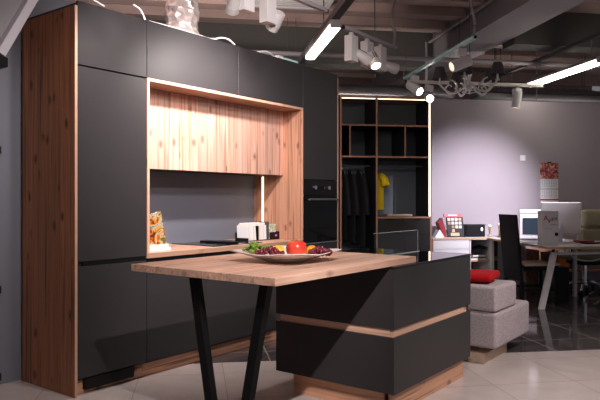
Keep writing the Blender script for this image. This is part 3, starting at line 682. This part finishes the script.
# white carton with lettering
t = T('display_carton', 'white upright carton with red and grey lettering on the desk', 'carton', (4.10, 6.78, DZ), 'R')
t.part('body', B(3.975, 4.185, 6.75, 6.85, DZ+.001, DZ+.40, bev=.002), M['paper'])
PINK = plain('red_print', (.65, .03, .06), .5); GREY = plain('grey_print', (.30, .28, .30), .5)
for ch, dx, dz, sz, mt in (('A', .018, .29, .085, PINK), ('v', .072, .262, .085, PINK), ('ant', .112, .29, .066, GREY)):
    text_part(t, ch, sz, (3.975+dx, 6.7485, DZ+dz), (PI/2, 0, 0), mt, t.o, bold=.001)
t.part('print_line', B(4.08, 4.17, 6.7480, 6.7492, DZ+.235, DZ+.241), GREY)
t.part('print_line', B(4.00, 4.10, 6.7480, 6.7492, DZ+.19, DZ+.193), GREY)
t.part('latch', MB().sph((4.155, 6.745, DZ+.125), .022, (1, .5, 1)), M['black'])
t.o.location.x += .045
# monitor seen from behind
t = T('monitor', 'silver computer monitor seen from behind on the desk', 'monitor', (4.55, 7.15, DZ), 'R')
mm = Matrix.Translation((4.535, 7.12, DZ+.09)) @ Matrix.Rotation(R(-24), 4, 'Z') @ Matrix.Rotation(R(12), 4, 'X')
t.part('housing', B(-.22, .25, 0, .022, 0, .42, bev=.01, seg=3, mat=mm), M['silver'])
t.part('screen', B(-.205, .235, .0225, .025, .02, .405, mat=mm), M['black_glass'])
t.part('stand', MB().prism([(4.45, 7.02, DZ+.009), (4.52, 7.02, DZ+.009), (4.59, 7.09, DZ+.26), (4.54, 7.09, DZ+.26)], (0, .012, 0), bev=.003), M['silver'])
t.part('foot', B(4.42, 4.64, 6.98, 7.16, DZ+.001, DZ+.008, bev=.003), M['silver'])
t.part('emblem', MB().sph((4.555, 7.085, DZ+.255), .012, (1, .2, 1)), M['black'])
t.o.location.x -= .07
single('keyboard', B(4.62, 5.02, 6.78, 6.92, DZ+.001, DZ+.018, bev=.004), M['black'], 'black keyboard on the desk in front of the monitor', 'keyboard', (4.8, 6.85, DZ), 'R')
single('notebook', B(4.60, 4.80, 6.95, 6.975, DZ+.001, DZ+.05) if False else B(4.66, 4.86, 6.98, 7.12, DZ+.001, DZ+.03, bev=.004), M['dark_red'], 'dark red notebook on the desk beside the monitor foot', 'notebook', (4.75, 7.05, DZ), 'R')
for i, (x, y, lb) in enumerate(((4.05, 7.15, 'loose white paper sheet on the desk corner before the printer'), (4.28, 7.0, 'loose white sheet on the desk just behind the carton'), (4.10, 7.42, 'loose white sheet on the desk edge near the black chair'))):
    single('paper_sheet', B(x-.02, x+.17, y-.1, y+.12, DZ+.0008+i*.0001, DZ+.003+i*.001), M['paper'], lb, 'paper', (x, y, DZ), 'R')
single('cup', MB().lathe((4.33, 6.98, DZ+.004), [(.001, 0), (.026, 0), (.032, .07), (.029, .07), (.024, .006), (.001, .006)]), M['porcelain'], 'small white cup between the carton and the monitor foot', 'cup', (4.33, 6.98, DZ), 'R')
# office armchair
t = T('office_chair', 'olive leather office armchair behind the desk at right edge', 'chair', (5.68, 8.0, 0), 'R')
bk = MB().box(5.34, 5.92, 7.86, 7.98, .52, .88, bev=.05, seg=4); t.part('backrest', bk, M['olive'])
t.part('headrest', MB().box(5.38, 5.88, 7.85, 7.98, .885, 1.13, bev=.055, seg=4), M['olive'])
t.part('seat', B(5.36, 5.90, 7.99, 8.48, .42, .53, bev=.04, seg=3), M['olive'])
for x in (5.27, 5.93): t.part('armrest', MB().tube([(x, 7.95, .55), (x, 7.98, .68), (x, 8.2, .70), (x, 8.4, .66), (x, 8.42, .5)], .022, 8), M['black'])
t.part('gas_lift', MB().cyl((5.6, 8.2, .12), (5.6, 8.2, .418), .028), M['chrome'])
hub = MB().cyl((5.6, 8.2, .08), (5.6, 8.2, .13), .045); t.part('hub', hub, M['black'])
for k in range(5):
    a = 2*PI*k/5+.5; c, s_ = math.cos(a), math.sin(a)
    sp = t.part('base_spoke', MB().tube([(5.6+.045*c, 8.2+.045*s_, .11), (5.6+.30*c, 8.2+.30*s_, .075)], [.02, .013], 8), M['chrome'])
    t.part('caster', MB().cyl((5.6+.30*c-.02*s_, 8.2+.30*s_+.02*c, .027), (5.6+.30*c+.02*s_, 8.2+.30*s_-.02*c, .027), .026, n=14), M['black'], sp)
t.o.location.y -= .13; t.o.location.x -= .16
# second chair base, visible under the desk
t = T('swivel_stool', 'low black swivel stool with chrome star base under the desk', 'stool', (4.98, 7.65, 0), 'R')
t.part('seat', B(4.99, 5.33, 7.42, 7.80, .40, .455, bev=.02), M['black']); t.part('gas_lift', MB().cyl((5.16, 7.62, .16), (5.16, 7.62, .398), .025), M['chrome'])
t.part('hub', MB().cyl((5.16, 7.62, .12), (5.16, 7.62, .17), .04), M['chrome'])
for k in range(5):
    a = 2*PI*k/5+.2; c, s_ = math.cos(a), math.sin(a)
    sp = t.part('base_spoke', MB().tube([(5.16+.04*c, 7.62+.04*s_, .15), (5.16+.15*c, 7.62+.15*s_, .145), (5.16+.31*c, 7.62+.31*s_, .075)], [.02, .017, .012], 8), M['chrome'])
    t.part('caster', MB().cyl((5.16+.31*c-.02*s_, 7.62+.31*s_+.02*c, .029), (5.16+.31*c+.02*s_, 7.62+.31*s_-.02*c, .029), .028, n=14), M['black'], sp)
# low shelf under the desk with clutter
t = T('low_shelf', 'low brown open shelf against the back wall under the desk', 'shelf', (5.7, 8.6, 0), 'R')
t.part('board', B(4.97, 6.5, 8.42, 8.79, .20, .222), M['strip_wood']); t.part('top_board', B(4.97, 6.5, 8.42, 8.79, .50, .522), M['strip_wood'])
for x in (4.97, 5.58, 6.478): t.part('side', B(x, x+.022, 8.43, 8.785, .001, .198), M['strip_wood']); t.part('side', B(x, x+.022, 8.43, 8.785, .2225, .4995), M['strip_wood'])
single('shopping_bag', MB().prism([(5.28, 8.48, .223), (5.50, 8.48, .223), (5.47, 8.48, .43), (5.31, 8.48, .45)], (0, .15, 0), bev=.01), M['orange'], 'orange bag standing in the low shelf under the desk', 'bag', (5.39, 8.55, .2225), 'R')
single('paper_roll', MB().cyl((5.02, 8.50, .26), (5.24, 8.44+.06, .29), .035), M['paper'], 'white paper roll beside the orange bag in the low shelf', 'roll', (5.13, 8.5, .2225), 'R')
single('carton', B(5.63, 5.95, 8.46, 8.7, .2235, .36, bev=.004), M['far_wall'], 'flat brown carton in the low shelf right of the orange bag', 'box', (5.8, 8.58, .2235), 'R')
single('carton', B(5.65, 5.93, 8.47, 8.69, .3605, .41, bev=.004), M['cream'], 'cream carton lying on the flat brown carton in the shelf', 'box', (5.8, 8.58, .3605), 'R')
single('cable', wig([(4.35, 6.75, .69), (4.40, 6.75, .60), (4.52, 6.78, .545), (4.72, 6.78, .535), (4.85, 6.75, .60), (4.87, 6.75, .69)], .009), M['cream'], 'pale cable loop hanging beneath the desktop', 'cable', (4.6, 6.76, .53), 'R')
single('computer_tower', B(4.30, 4.50, 6.95, 7.35, .001, .44, bev=.006), M['black'], 'black computer tower on the floor under the desk', 'computer', (4.4, 7.15, 0), 'R')
# wall calendar
t = T('wall_calendar', 'tall wall calendar with reddish photo above white month sheets', 'calendar', (5.355, 8.79, 1.14), 'R')
t.part('photo_sheet', B(5.205, 5.505, 8.789, 8.7985, 1.585, 1.83), M['photo'], label='reddish photo sheet')
for z0, z1 in ((1.43, 1.583), (1.275, 1.428), (1.12, 1.255)): t.part('month_sheet', B(5.207, 5.503, 8.790, 8.7985, z0, z1), M['paper'])
t.part('date_band', B(5.205, 5.505, 8.786, 8.7985, 1.256, 1.274), M['red'], label='red band'); t.part('date_band', B(5.205, 5.515, 8.7885, 8.7898, 1.425, 1.432), M['conduit'])
for zb in (1.56, 1.40):
    q = MB()
    for r_ in range(5):
        for c_ in range(7): q.box(5.23+c_*.038, 5.245+c_*.038, 8.7888, 8.7898, zb-.022*r_-.008, zb-.022*r_)
    t.part('date_grid', q, M['pipe'])
t.part('hanger_clip', B(5.325, 5.385, 8.786, 8.7988, 1.825, 1.845), M['black'])
t = T('wall_switch', 'small square white switch on the lilac back wall', 'switch', (4.915, 8.79, 1.86), 'R')
t.part('plate', B(4.872, 4.958, 8.788, 8.7985, 1.86, 1.945, bev=.003), M['white']); t.part('rocker', B(4.895, 4.935, 8.784, 8.7875, 1.88, 1.925), M['paper'])
for z, lb in ((.055, 'lowest black wall socket near the floor on the left wall'), (.65, 'middle black wall socket at table height on the left wall'), (1.60, 'highest black wall socket on the left wall')):
    x = 2.110
    t = T('wall_socket', lb, 'socket', (x, 4.2, z-.025), 'K'); t.part('plate', B(x-.024, x+.024, 4.19, 4.2035, z-.026, z+.026, bev=.002), M['black']); t.part('insert', B(x-.015, x+.015, 4.187, 4.1895, z-.016, z+.016), M['black_metal'])

# ------------------------------------------------------------------ overhead
def flight(x, y0, y1, z, mat, lb):
    t = T('tube_light', lb, 'ceiling light', (x, (y0+y1)/2, z), 'R')
    t.part('housing', B(x-.055, x+.055, y0, y1, z+.012, z+.05, bev=.006), M['pipe'])
    t.part('diffuser', B(x-.055, x+.055, y0+.01, y1-.01, z-.045, z+.011, bev=.02, seg=3), M[mat])
    t.part('end_cap', B(x-.057, x+.057, y0-.02, y0-.0005, z-.035, z+.045, bev=.004), M['lamp_white']); t.part('end_cap', B(x-.057, x+.057, y1+.0005, y1+.02, z-.035, z+.045, bev=.004), M['lamp_white'])
flight(1.365, 6.02, 7.42, 3.0, 'tube_green', 'long tube light with greenish glow above the wardrobe and kitchen end')
flight(4.97, 7.03, 8.68, 3.0, 'tube_warm', 'long tube light with warm glow over the desks at right')
def fill_uplight(lb, x0, x1, y, z, frame, power, col):  # added fill lamps, hidden behind the walls to brighten the ceiling
    t = T('ceiling_fill_light', lb, 'fill light', ((x0+x1)/2, y, z), frame)
    t.part('housing', B(x0, x1, y-.04, y+.04, z, z+.05, bev=.004), M['lamp_white'])
    t.part('diffuser', B(x0+.02, x1-.02, y-.03, y+.03, z+.0505, z+.07), M['tube_warm'])
    L = bpy.data.lights.new('fill_glow', 'AREA'); L.shape = 'RECTANGLE'; L.size = x1-x0-.05; L.size_y = .07; L.energy = power; L.color = col
    lo = bpy.data.objects.new('fill_glow', L); COL.objects.link(lo); lo.parent = t.o; lo.location = (0, 0, .085); lo.rotation_euler = (PI, 0, 0)
fill_uplight('unseen fill light added on the rear of the grey wall behind the larder', 1.6, 3.0, 4.35, 2.45, 'K', 75, (1, .86, .80))
fill_uplight('unseen fill light added on the rear of the grey wall behind the niche', 3.5, 4.9, 4.35, 2.45, 'K', 75, (1, .86, .80))
fill_uplight('unseen fill light added on the rear of the lilac wall, wardrobe side', 2.0, 3.6, 8.97, 2.30, 'R', 3, (1, .92, .90))
fill_uplight('unseen fill light added on the rear of the lilac wall, calendar side', 4.8, 6.4, 8.97, 2.30, 'R', 11, (1, .90, .88))
t = T('mounting_channel', 'dark steel channel carrying the greenish tube light', 'steel channel', (1.365, 6.5, 3.06), 'R')
t.part('channel', B(1.325, 1.405, 3.9, 8.9, 3.0505, 3.12), M['conduit'])
for y in (4.6, 6.6, 8.5): t.part('hanger_rod', MB().cyl((1.365, y, 3.12), (1.365, y, 3.77), .006, n=8), M['conduit'])
t = T('mounting_channel', 'thin dark channel above the warm tube light', 'steel channel', (4.97, 7.5, 3.2), 'R')
t.part('channel', B(4.94, 5.0, 5.2, 9.9, 3.30, 3.34), M['conduit'])
for y in (7.2, 8.4): t.part('hanger_rod', MB().cyl((4.97, y, 3.0505), (4.97, y, 3.2995), .006, n=8), M['pipe'])
for y in (6.4, 9.9-.1): t.part('hanger_rod', MB().cyl((4.97, y, 3.345), (4.97, y, 3.895), .01, n=8), M['conduit'])

# track spotlights
def aim(p, tgt): return (Vector(tgt)-Vector(p)).normalized()
def spotlamp(lb, mount, drop, tgt, frame, style='box', group=None, lit=True, power=0, angle=50, blend=.5, col=(1, .93, .88), rad=.03, boxrot=0.0, sidev=None):
    """mount: point on the track (frame coords); head hangs below; tgt in same frame"""
    m = Vector(mount); t = T('track_spotlight', lb, 'spotlight', mount, frame, group)
    t.part('adapter', MB().cyl(m-Vector((0, 0, .002)), m-Vector((0, 0, .028)), .02, n=12), M['lamp_white'])
    if style == 'box':
        bh = .215; b0 = m-Vector((0, 0, .029))
        t.part('driver_box', MB().box(b0.x-.052, b0.x+.052, b0.y-.036, b0.y+.036, b0.z-bh, b0.z, bev=.004).rot(b0, boxrot), M['lamp_white'])
        hp = b0-Vector((0, 0, bh-.05)); d = aim(hp, tgt)
        side = Vector((d.x, d.y, 0)); side = side.normalized() if side.length > .1 else Vector((1, 0, 0))
        if sidev: side = Vector(sidev).normalized()
        hc = hp+side*.095
        t.part('joint', MB().cyl(hp+side*.03, hc, .012, n=10), M['lamp_white'])
        a = hc-d*.06; b = hc+d*.075
        hd = t.part('lamp_head', MB().cyl(a, hc+d*.03, .036, .046, 24).cyl(hc+d*.03, b, .048, .048, 24), M['lamp_white'])
        up = d.cross(Vector((0, 0, 1))).normalized(); vv = d.cross(up)
        for k in (-1, 0, 1):
            nn = (vv+up*.45*k).normalized()*-1 if vv.z < 0 else (vv+up*.45*k).normalized()
            q0 = hc-d*.045+nn*.040; q1 = hc+d*.02+nn*.046
            t.part('cooling_slot', MB().cyl(q0, q1, .0035, n=6), M['conduit'], hd)
        rr_ = .047
    else:
        b0 = m-Vector((0, 0, .029))
        t.part('driver_box', B(b0.x-.05, b0.x+.05, b0.y-.05, b0.y+.05, b0.z-.08, b0.z, bev=.01), M['white'])
        hp = b0-Vector((0, 0, .08)); d = aim(hp, tgt); hc = hp-Vector((0, 0, .075))
        t.part('joint', MB().cyl(hp, hp-Vector((0, 0, .03)), .014, n=10), M['lamp_white'])
        a = hc-d*.11; b = hc+d*.11
        hd = t.part('lamp_head', MB().cyl(a, b, .062, .062, 24), M['white']); rr_ = .055
    t.part('lens', MB().cyl(b+d*.0003, b+d*.003, rr_-.008, n=24), M['bulb' if lit else 'bulb_dim'], hd, label='glowing lens' if lit else None)
    t.part('rim', MB().tube([b+d*.002+(up_*math.cos(2*PI*i/20)+vv_*math.sin(2*PI*i/20))*(rr_-.003) for i in range(21) for up_, vv_ in [((d.cross(Vector((0, 0, 1)))).normalized(), d.cross(d.cross(Vector((0, 0, 1)))).normalized())]], .004, 6), M['lamp_white'], hd)
    if power:
        L = bpy.data.lights.new('spot_glow', 'SPOT'); L.energy = power; L.spot_size = R(angle); L.spot_blend = blend; L.color = col; L.shadow_soft_size = rad
        lo = bpy.data.objects.new('spot_glow', L); COL.objects.link(lo); lo.parent = t.o
        lo.location = b+d*.02-t.base; lo.rotation_euler = d.to_track_quat('-Z', 'Y').to_euler()
    return t
def track(lb, p0, p1, frame, mat='pipe', w=.035, rods=(), h=.03):
    p0 = Vector(p0); p1 = Vector(p1); t = T('lighting_track', lb, 'lighting track', (p0+p1)/2, frame)
    x0, x1 = sorted((p0.x, p1.x)); y0, y1 = sorted((p0.y, p1.y))
    if x1-x0 > y1-y0: t.part('rail', B(x0, x1, p0.y-w/2, p0.y+w/2, p0.z, p0.z+h), M[mat])
    else: t.part('rail', B(p0.x-w/2, p0.x+w/2, y0, y1, p0.z, p0.z+h), M[mat])
    for e_ in (p0, p1):
        d = (p1-p0).normalized()*(.012 if e_ is p1 else -.012); q = e_+d
        t.part('end_cap', B(q.x-.011-(w/2 if x1-x0 < y1-y0 else 0)*.0, q.x+.011, q.y-.011, q.y+.011, p0.z+.002, p0.z+h-.002), M['black'])
    for r_ in rods: t.part('hanger_rod', MB().cyl((r_[0], r_[1], p0.z+h), (r_[0], r_[1], r_[2] if len(r_) > 2 else 3.77), .005, n=8), M['conduit'])
    return t
TY = 2.80; TZ = 2.655
track('grey lighting track with three spotlights in front of the oven tower', (4.26, TY, TZ), (5.14, TY, TZ), 'K', rods=((4.75, TY),))
track('long lighting track parallel to the kitchen front near the flexible duct', (.60, TY, TZ+.075), (4.00, TY, TZ+.075), 'K', rods=((1.4, TY), (2.8, TY)))
W1 = (1.0, .90, .86)
spotlamp('box spotlight nearest to the flexible duct above the kitchen', (3.07, TY, TZ+.10), 0, (3.7, YF+.2, 1.75), 'K', lit=True, power=88, angle=125, blend=1.0, col=W1, sidev=(-1, .2, 0))
spotlamp('box spotlight above the seam of the two top cupboards', (3.30, TY, TZ+.073), 0, (3.5, YF+.4, 1.5), 'K', lit=True, power=88, angle=125, blend=1.0, col=W1, sidev=(1, 0, 0))
spotlamp('box spotlight above the larder left of the flexible duct', (2.2, TY, TZ+.10), 0, (2.9, YF+.2, 1.75), 'K', lit=True, power=60, angle=125, blend=1.0, col=W1, sidev=(1, 0, 0))
spotlamp('box spotlight nearest the greenish tube light', (4.37, TY, TZ-.002), 0, (5.2, 2.2, 1.9), 'K', lit=False)
spotlamp('box spotlight in the middle of the three on the grey track', (4.62, TY, TZ-.002), 0, (4.3, 2.1, 1.2), 'K', lit=True, power=12, angle=70, col=W1)
spotlamp('box spotlight at the far end of the grey track', (4.85, TY, TZ-.002), 0, (6.2, 2.1, 2.1), 'K', lit=False)
single('flexible_conduit', wig([(5.10, TY, 2.69), (5.12, TY, 2.8), (5.09, TY+.02, 2.95), (5.15, TY, 3.3), (5.13, TY, 3.89)], .014), M['pipe'], 'grey flexible conduit rising from the grey track to the ceiling', 'conduit', (5.12, TY, 2.69), 'K')
# teal rail in room direction and cross bar
track('pale teal lighting track running towards the back wall', (2.80, 5.95, 2.90), (2.80, 8.10, 2.90), 'R', mat='teal_rail', w=.05, rods=((2.80, 8.05, 3.35),))
track('cream lighting track crossing above the chandelier to the warm tube light', (2.84, 8.14, 2.86), (4.85, 8.14, 2.86), 'R', mat='cream', w=.045, rods=((3.6, 8.14, 3.89),), h=.04)
single('flexible_conduit', wig([(2.80, 5.98, 2.935), (2.81, 5.98, 3.1), (2.78, 6.0, 3.3), (2.75, 5.98, 3.6), (2.74, 6.0, 3.76)], .014), M['pipe'], 'grey flexible conduit rising from the near end of the teal track', 'conduit', (2.8, 5.98, 2.93), 'R')
spotlamp('cylinder spotlight at the near end of the teal track, tilted left', (2.78, 6.25, 2.898), 0, (-1.5, 5.9, 1.1), 'R', 'cyl', lit=False)
spotlamp('cylinder spotlight near the far end of the teal track', (2.80, 7.72, 2.898), 0, (3.3, 6.6, 2.0), 'R', 'cyl', lit=True, power=14, angle=60, col=W1)
spotlamp('bright cylinder spotlight on the cream track above the wardrobe corner', (3.16, 8.14, 2.858), 0, (2.4, 5.0, 1.6), 'R', 'cyl', lit=True, power=14, angle=60, col=W1)
spotlamp('cylinder spotlight on the cream track right of the chandelier', (4.46, 8.14, 2.858), 0, (4.30, 8.3, .8), 'R', 'cyl', lit=False)
spotlamp('spotlight at the right picture edge above the back wall', (6.17, 8.3, 2.84), 0, (5.9, 6.2, 2.1), 'R', 'cyl', lit=True, power=5, col=W1)
track('short lighting track at the right edge above the back wall', (5.9, 8.3, 2.842), (6.9, 8.3, 2.842), 'R', rods=((6.4, 8.3, 3.89),))
# lamps nearer the visitor (track over the camera side of the showroom)
track('lighting track over the visitor side of the showroom', (-.6, .20, 2.95), (2.4, .20, 2.95), 'K', rods=((0, .20, 3.89), (2.2, .20, 3.89)))
track('short high lighting track over the visitor side', (1.5, .90, 3.15), (2.3, .90, 3.15), 'K', rods=((1.6, .90, 3.89),))
track('lighting track right of the visitor side', (3.6, -.4, 2.95), (5.0, -.4, 2.95), 'K', rods=((3.9, -.4, 3.89),))
spotlamp('spotlight over the visitor side aimed at the table and larder', (1.05, .20, 2.948), 0, (2.9, 2.7, .6), 'K', lit=True, power=185, angle=80, blend=.5, col=W1, rad=.025)
spotlamp('unseen narrow fill spotlight added over the visitor side for the tabletop', (1.35, .20, 2.948), 0, (2.75, 2.2, .9), 'K', lit=True, power=230, angle=34, blend=.7, col=W1, rad=.025)  # extra lamp added out of view to brighten the tabletop
spotlamp('spotlight over the visitor side aimed at the wooden niche', (1.9, .90, 3.148), 0, (3.7, 3.6, 1.72), 'K', lit=True, power=230, angle=66, blend=.7, col=(1, .89, .87), rad=.13)
spotlamp('spotlight over the visitor side aimed at the right island front', (4.3, -.4, 2.948), 0, (4.8, .9, 0), 'K', lit=True, power=240, angle=85, blend=.7, col=W1)
# spotlight for the bright pool on the lilac wall
spotlamp('cylinder spotlight outside the right edge, aimed at the lilac wall', (4.75, 5.2, 3.198), 0, (4.08, 8.8, 1.12), 'R', 'cyl', lit=True, power=1080, angle=42, blend=1.0, col=(.93, .88, 1.0))
track('lighting track right of the painted beam near the visitor', (4.6, 5.2, 3.20), (5.6, 5.2, 3.20), 'R', rods=((5.0, 5.2, 3.89),))

# chandelier
CX, CY, CZ = 3.32, 7.2, 2.62
M['chandelier'] = plain('pale_silver', (.82,.80,.82), .3, .25)
t = T('chandelier', 'silver scrolled chandelier with dark grey fabric shades', 'chandelier', (CX, CY, CZ), 'R')
t.part('stem', MB().lathe((CX, CY, CZ-.06), [(.001, 0), (.02, .01), (.01, .03), (.03, .06), (.035, .12), (.012, .17), (.02, .22), (.03, .27), (.012, .33), (.01, .42), (.001, .43)], 16), M['chandelier'])
t.part('chain', MB().cyl((CX, CY, CZ+.37), (CX, CY, 3.72-.0), .006, n=8), M['conduit'])
t.part('lower_ring', MB().tube([(CX+.09*math.cos(2*PI*i/24), CY+.09*math.sin(2*PI*i/24), CZ-.03) for i in range(25)], .005, 6), M['chandelier'])
for k in range(5):
    a = 2*PI*k/5+.35; c, s_ = math.cos(a), math.sin(a)
    pts = []
    for i in range(12): # swoop
        u = i/11; rad = .03+.33*u; z = CZ+.06-.13*math.sin(u*PI*.9)+.05*u; pts.append((CX+c*rad, CY+s_*rad, z))
    arm = t.part('arm', MB().tube(pts, .012, 8), M['chandelier'])
    sc = []
    for i in range(22):
        u = i/21; th = u*3.6*PI/1.6+PI*.5; r_ = .10*(1-.72*u); sc.append((CX+c*(.235+r_*math.cos(th)), CY+s_*(.235+r_*math.cos(th)), CZ+.02+r_*math.sin(th)))
    t.part('scroll', MB().tube(sc, .010, 6), M['chandelier'], arm)
    ex, ey = CX+c*.36, CY+s_*.36
    t.part('candle_cup', MB().lathe((ex, ey, CZ+.06), [(.001, 0), (.03, .01), (.02, .025), (.012, .03), (.012, .09), (.001, .09)], 12), M['chandelier'], arm)
    t.part('lamp_shade', MB().lathe((ex, ey, CZ+.13), [(.098, 0), (.05, .15), (.048, .15), (.095, .001), (.098, 0)], 24), M['shade'], label='dark grey fabric shade')

# flexible foil duct above the larder
t = T('foil_duct', 'crinkled silver foil duct rising from behind the top cupboards', 'duct', (3.48, 3.88, 2.53), 'K')
prof = []
for i in range(46):
    z = i*.03; prof.append((.133+.006*(i % 2)+(.008*math.sin(i*.9)) - (.02 if i in (19, 20) else 0), z))
t.part('hose', MB().lathe((3.48, 3.88, 2.537), prof, 28), M['foil']); t.part('clamp', MB().lathe((3.48, 3.88, 2.537+.58), [(.128, 0), (.128, .025), (.121, .025), (.121, 0), (.128, 0)], 28), M['conduit'])
# horizontal corrugated duct in the dark behind
def duct(prof, lb, base, xs, y, z, r_):
    t = T('corrugated_duct', lb, 'duct', base, 'R'); t.part('hose', prof, M['duct_metal'])
    for x in xs: t.part('hanger_strap', B(x-.01, x+.01, y-.004, y+.004, z+r_+.002, 3.898), M['conduit'])
prof = MB(); pts = [(.8+.05*i, 9.9, 3.02) for i in range(70)]
prof.tube(pts, [.13+.012*(i % 2) for i in range(70)], 16)
duct(prof, 'shiny corrugated duct running crosswise behind above the wardrobe', (2.5, 9.9, 2.9), (1.5, 3.4), 9.9, 3.02, .142)
prof = MB(); prof.tube([(5.2+.06*i, 10.4, 3.1+.02*math.sin(i*.3)) for i in range(60)], [.17+.015*(i % 2) for i in range(60)], 16)
duct(prof, 'wide silver duct beyond the back wall behind the warm tube light', (6.5, 10.4, 3.0), (5.6, 8.2), 10.4, 3.1, .185)
# pipes
for (x0, x1, y, z, r_, mt, lb) in ((-4.0, 6.5, 8.5, 3.28, .035, 'pipe', 'long pale pipe running crosswise beneath the ceiling'), (4.4, 8.5, 9.6, 3.02, .03, 'conduit', 'dark pipe behind the back wall at lamp height'), (4.9, 8.5, 9.12, 2.80, .03, 'conduit', 'dark pipe lying just behind the top of the back wall')):
    t = T('pipe', lb, 'pipe', ((x0+x1)/2, y, z), 'R'); t.part('tube', MB().cyl((x0, y, z), (x1, y, z), r_, n=12), M[mt])
    for k in (.12, .5, .93):
        x = x0+(x1-x0)*k; t.part('hanger_rod', MB().cyl((x, y, z+r_), (x, y, 3.775 if x < 3.6 else (3.495 if x < 4.34 else 3.898 if y > 8.6 else 3.415)), .005, n=6), M['conduit'])
single('pipe', MB().cyl((3.62, 5.0, 3.74), (3.62, 9.3, 3.74), .022, n=10), M['pipe'], 'thin grey conduit along the side of the painted beam', 'pipe', (3.62, 7, 3.74), 'R')
single('pipe', MB().cyl((3.56, 9.28, 2.9), (3.56, 9.28, 3.73), .02, n=10), M['pipe'], 'thin grey conduit dropping down behind the teal track', 'pipe', (3.56, 9.28, 3.3), 'R')
t = T('cable_tray', 'dark cable tray running just above and behind the back wall', 'cable tray', (6, 9.35, 2.88), 'R')
t.part('channel', MB().box(4.4, 8.5, 9.2, 9.5, 2.88, 2.90).box(4.4, 8.5, 9.2, 9.215, 2.90, 2.95).box(4.4, 8.5, 9.485, 9.5, 2.90, 2.95), M['conduit'])
for x in (4.9, 6.4, 8.0): t.part('hanger_rod', MB().cyl((x, 9.46, 2.901), (x, 9.46, 3.898), .006, n=6), M['conduit'])
# ceiling vent
t = T('ceiling_vent', 'square white ribbed ceiling vent at the top edge', 'vent', (1.17, 7.45, 3.76), 'R')
vc = Vector((1.17, 7.45, 3.70)); rz = R(0)
t.part('frame', MB().box(vc.x-.5, vc.x+.5, vc.y-.42, vc.y-.37, 3.70, 3.775).box(vc.x-.5, vc.x+.5, vc.y+.37, vc.y+.42, 3.70, 3.775).box(vc.x-.5, vc.x-.45, vc.y-.37, vc.y+.37, 3.70, 3.775).box(vc.x+.45, vc.x+.5, vc.y-.37, vc.y+.37, 3.70, 3.775), M['lamp_white'])
t.part('backing', B(vc.x-.45, vc.x+.45, vc.y-.37, vc.y+.37, 3.755, 3.775), M['pipe'])
for i in range(10): t.part('slat', B(vc.x-.445, vc.x+.445, vc.y-.35+i*.073, vc.y-.31+i*.073, 3.712, 3.73), M['lamp_white'])
# slanting brace at the upper left
t = T('steel_brace', 'pale slanting steel brace at the upper left corner', 'brace', (1.5, 2.9, 2.0), 'K')
dv = Vector((.171, 0, .318)).normalized(); nv = Vector((-dv.z, 0, dv.x))   # along, and to the upper left
P0 = Vector((1.486, 2.9, 1.935)); LN = 2.18
def bar(o0, w0, w1, y0, y1):
    q = MB(); a = P0+nv*w0; b = P0+nv*w1
    q.prism([Vector((a.x, y0, a.z)), Vector((b.x, y0, b.z)), Vector((b.x, y0, b.z))+dv*LN, Vector((a.x, y0, a.z))+dv*LN], (0, y1-y0, 0), bev=.003); return q
t.part('flange', bar(0, 0, .042, 2.88, 2.96), M['brace'], label='pale lilac outer flange')
t.part('web', bar(0, .0425, .26, 2.93, 2.95), M['pipe'], label='grey recessed web')
t.part('flange', bar(0, .2605, .30, 2.88, 2.96), M['brace'])
t.part('foot', B(1.40, 1.495, 2.87, 2.97, 1.885, 1.932, bev=.004), M['black'])

# ------------------------------------------------------------------ light, camera, view
w = bpy.data.worlds.new('World'); SC.world = w; w.use_nodes = True
bg = w.node_tree.nodes['Background']; bg.inputs[0].default_value = (.85, .80, .88, 1); bg.inputs[1].default_value = .17
cam = bpy.data.cameras.new('camera'); co = bpy.data.objects.new('camera', cam); COL.objects.link(co)
co.location = (0, 0, 1.26); co.rotation_euler = (PI/2, 0, -R(9.5)); cam.sensor_width = 36; cam.lens = 36*622/600; cam.clip_start = .05
SC.camera = co
vs = SC.view_settings; SC.display_settings.display_device = 'sRGB'
vs.view_transform = 'Standard'; vs.look = 'None'; vs.exposure = 0.08; vs.gamma = 1.0; vs.use_curve_mapping = False
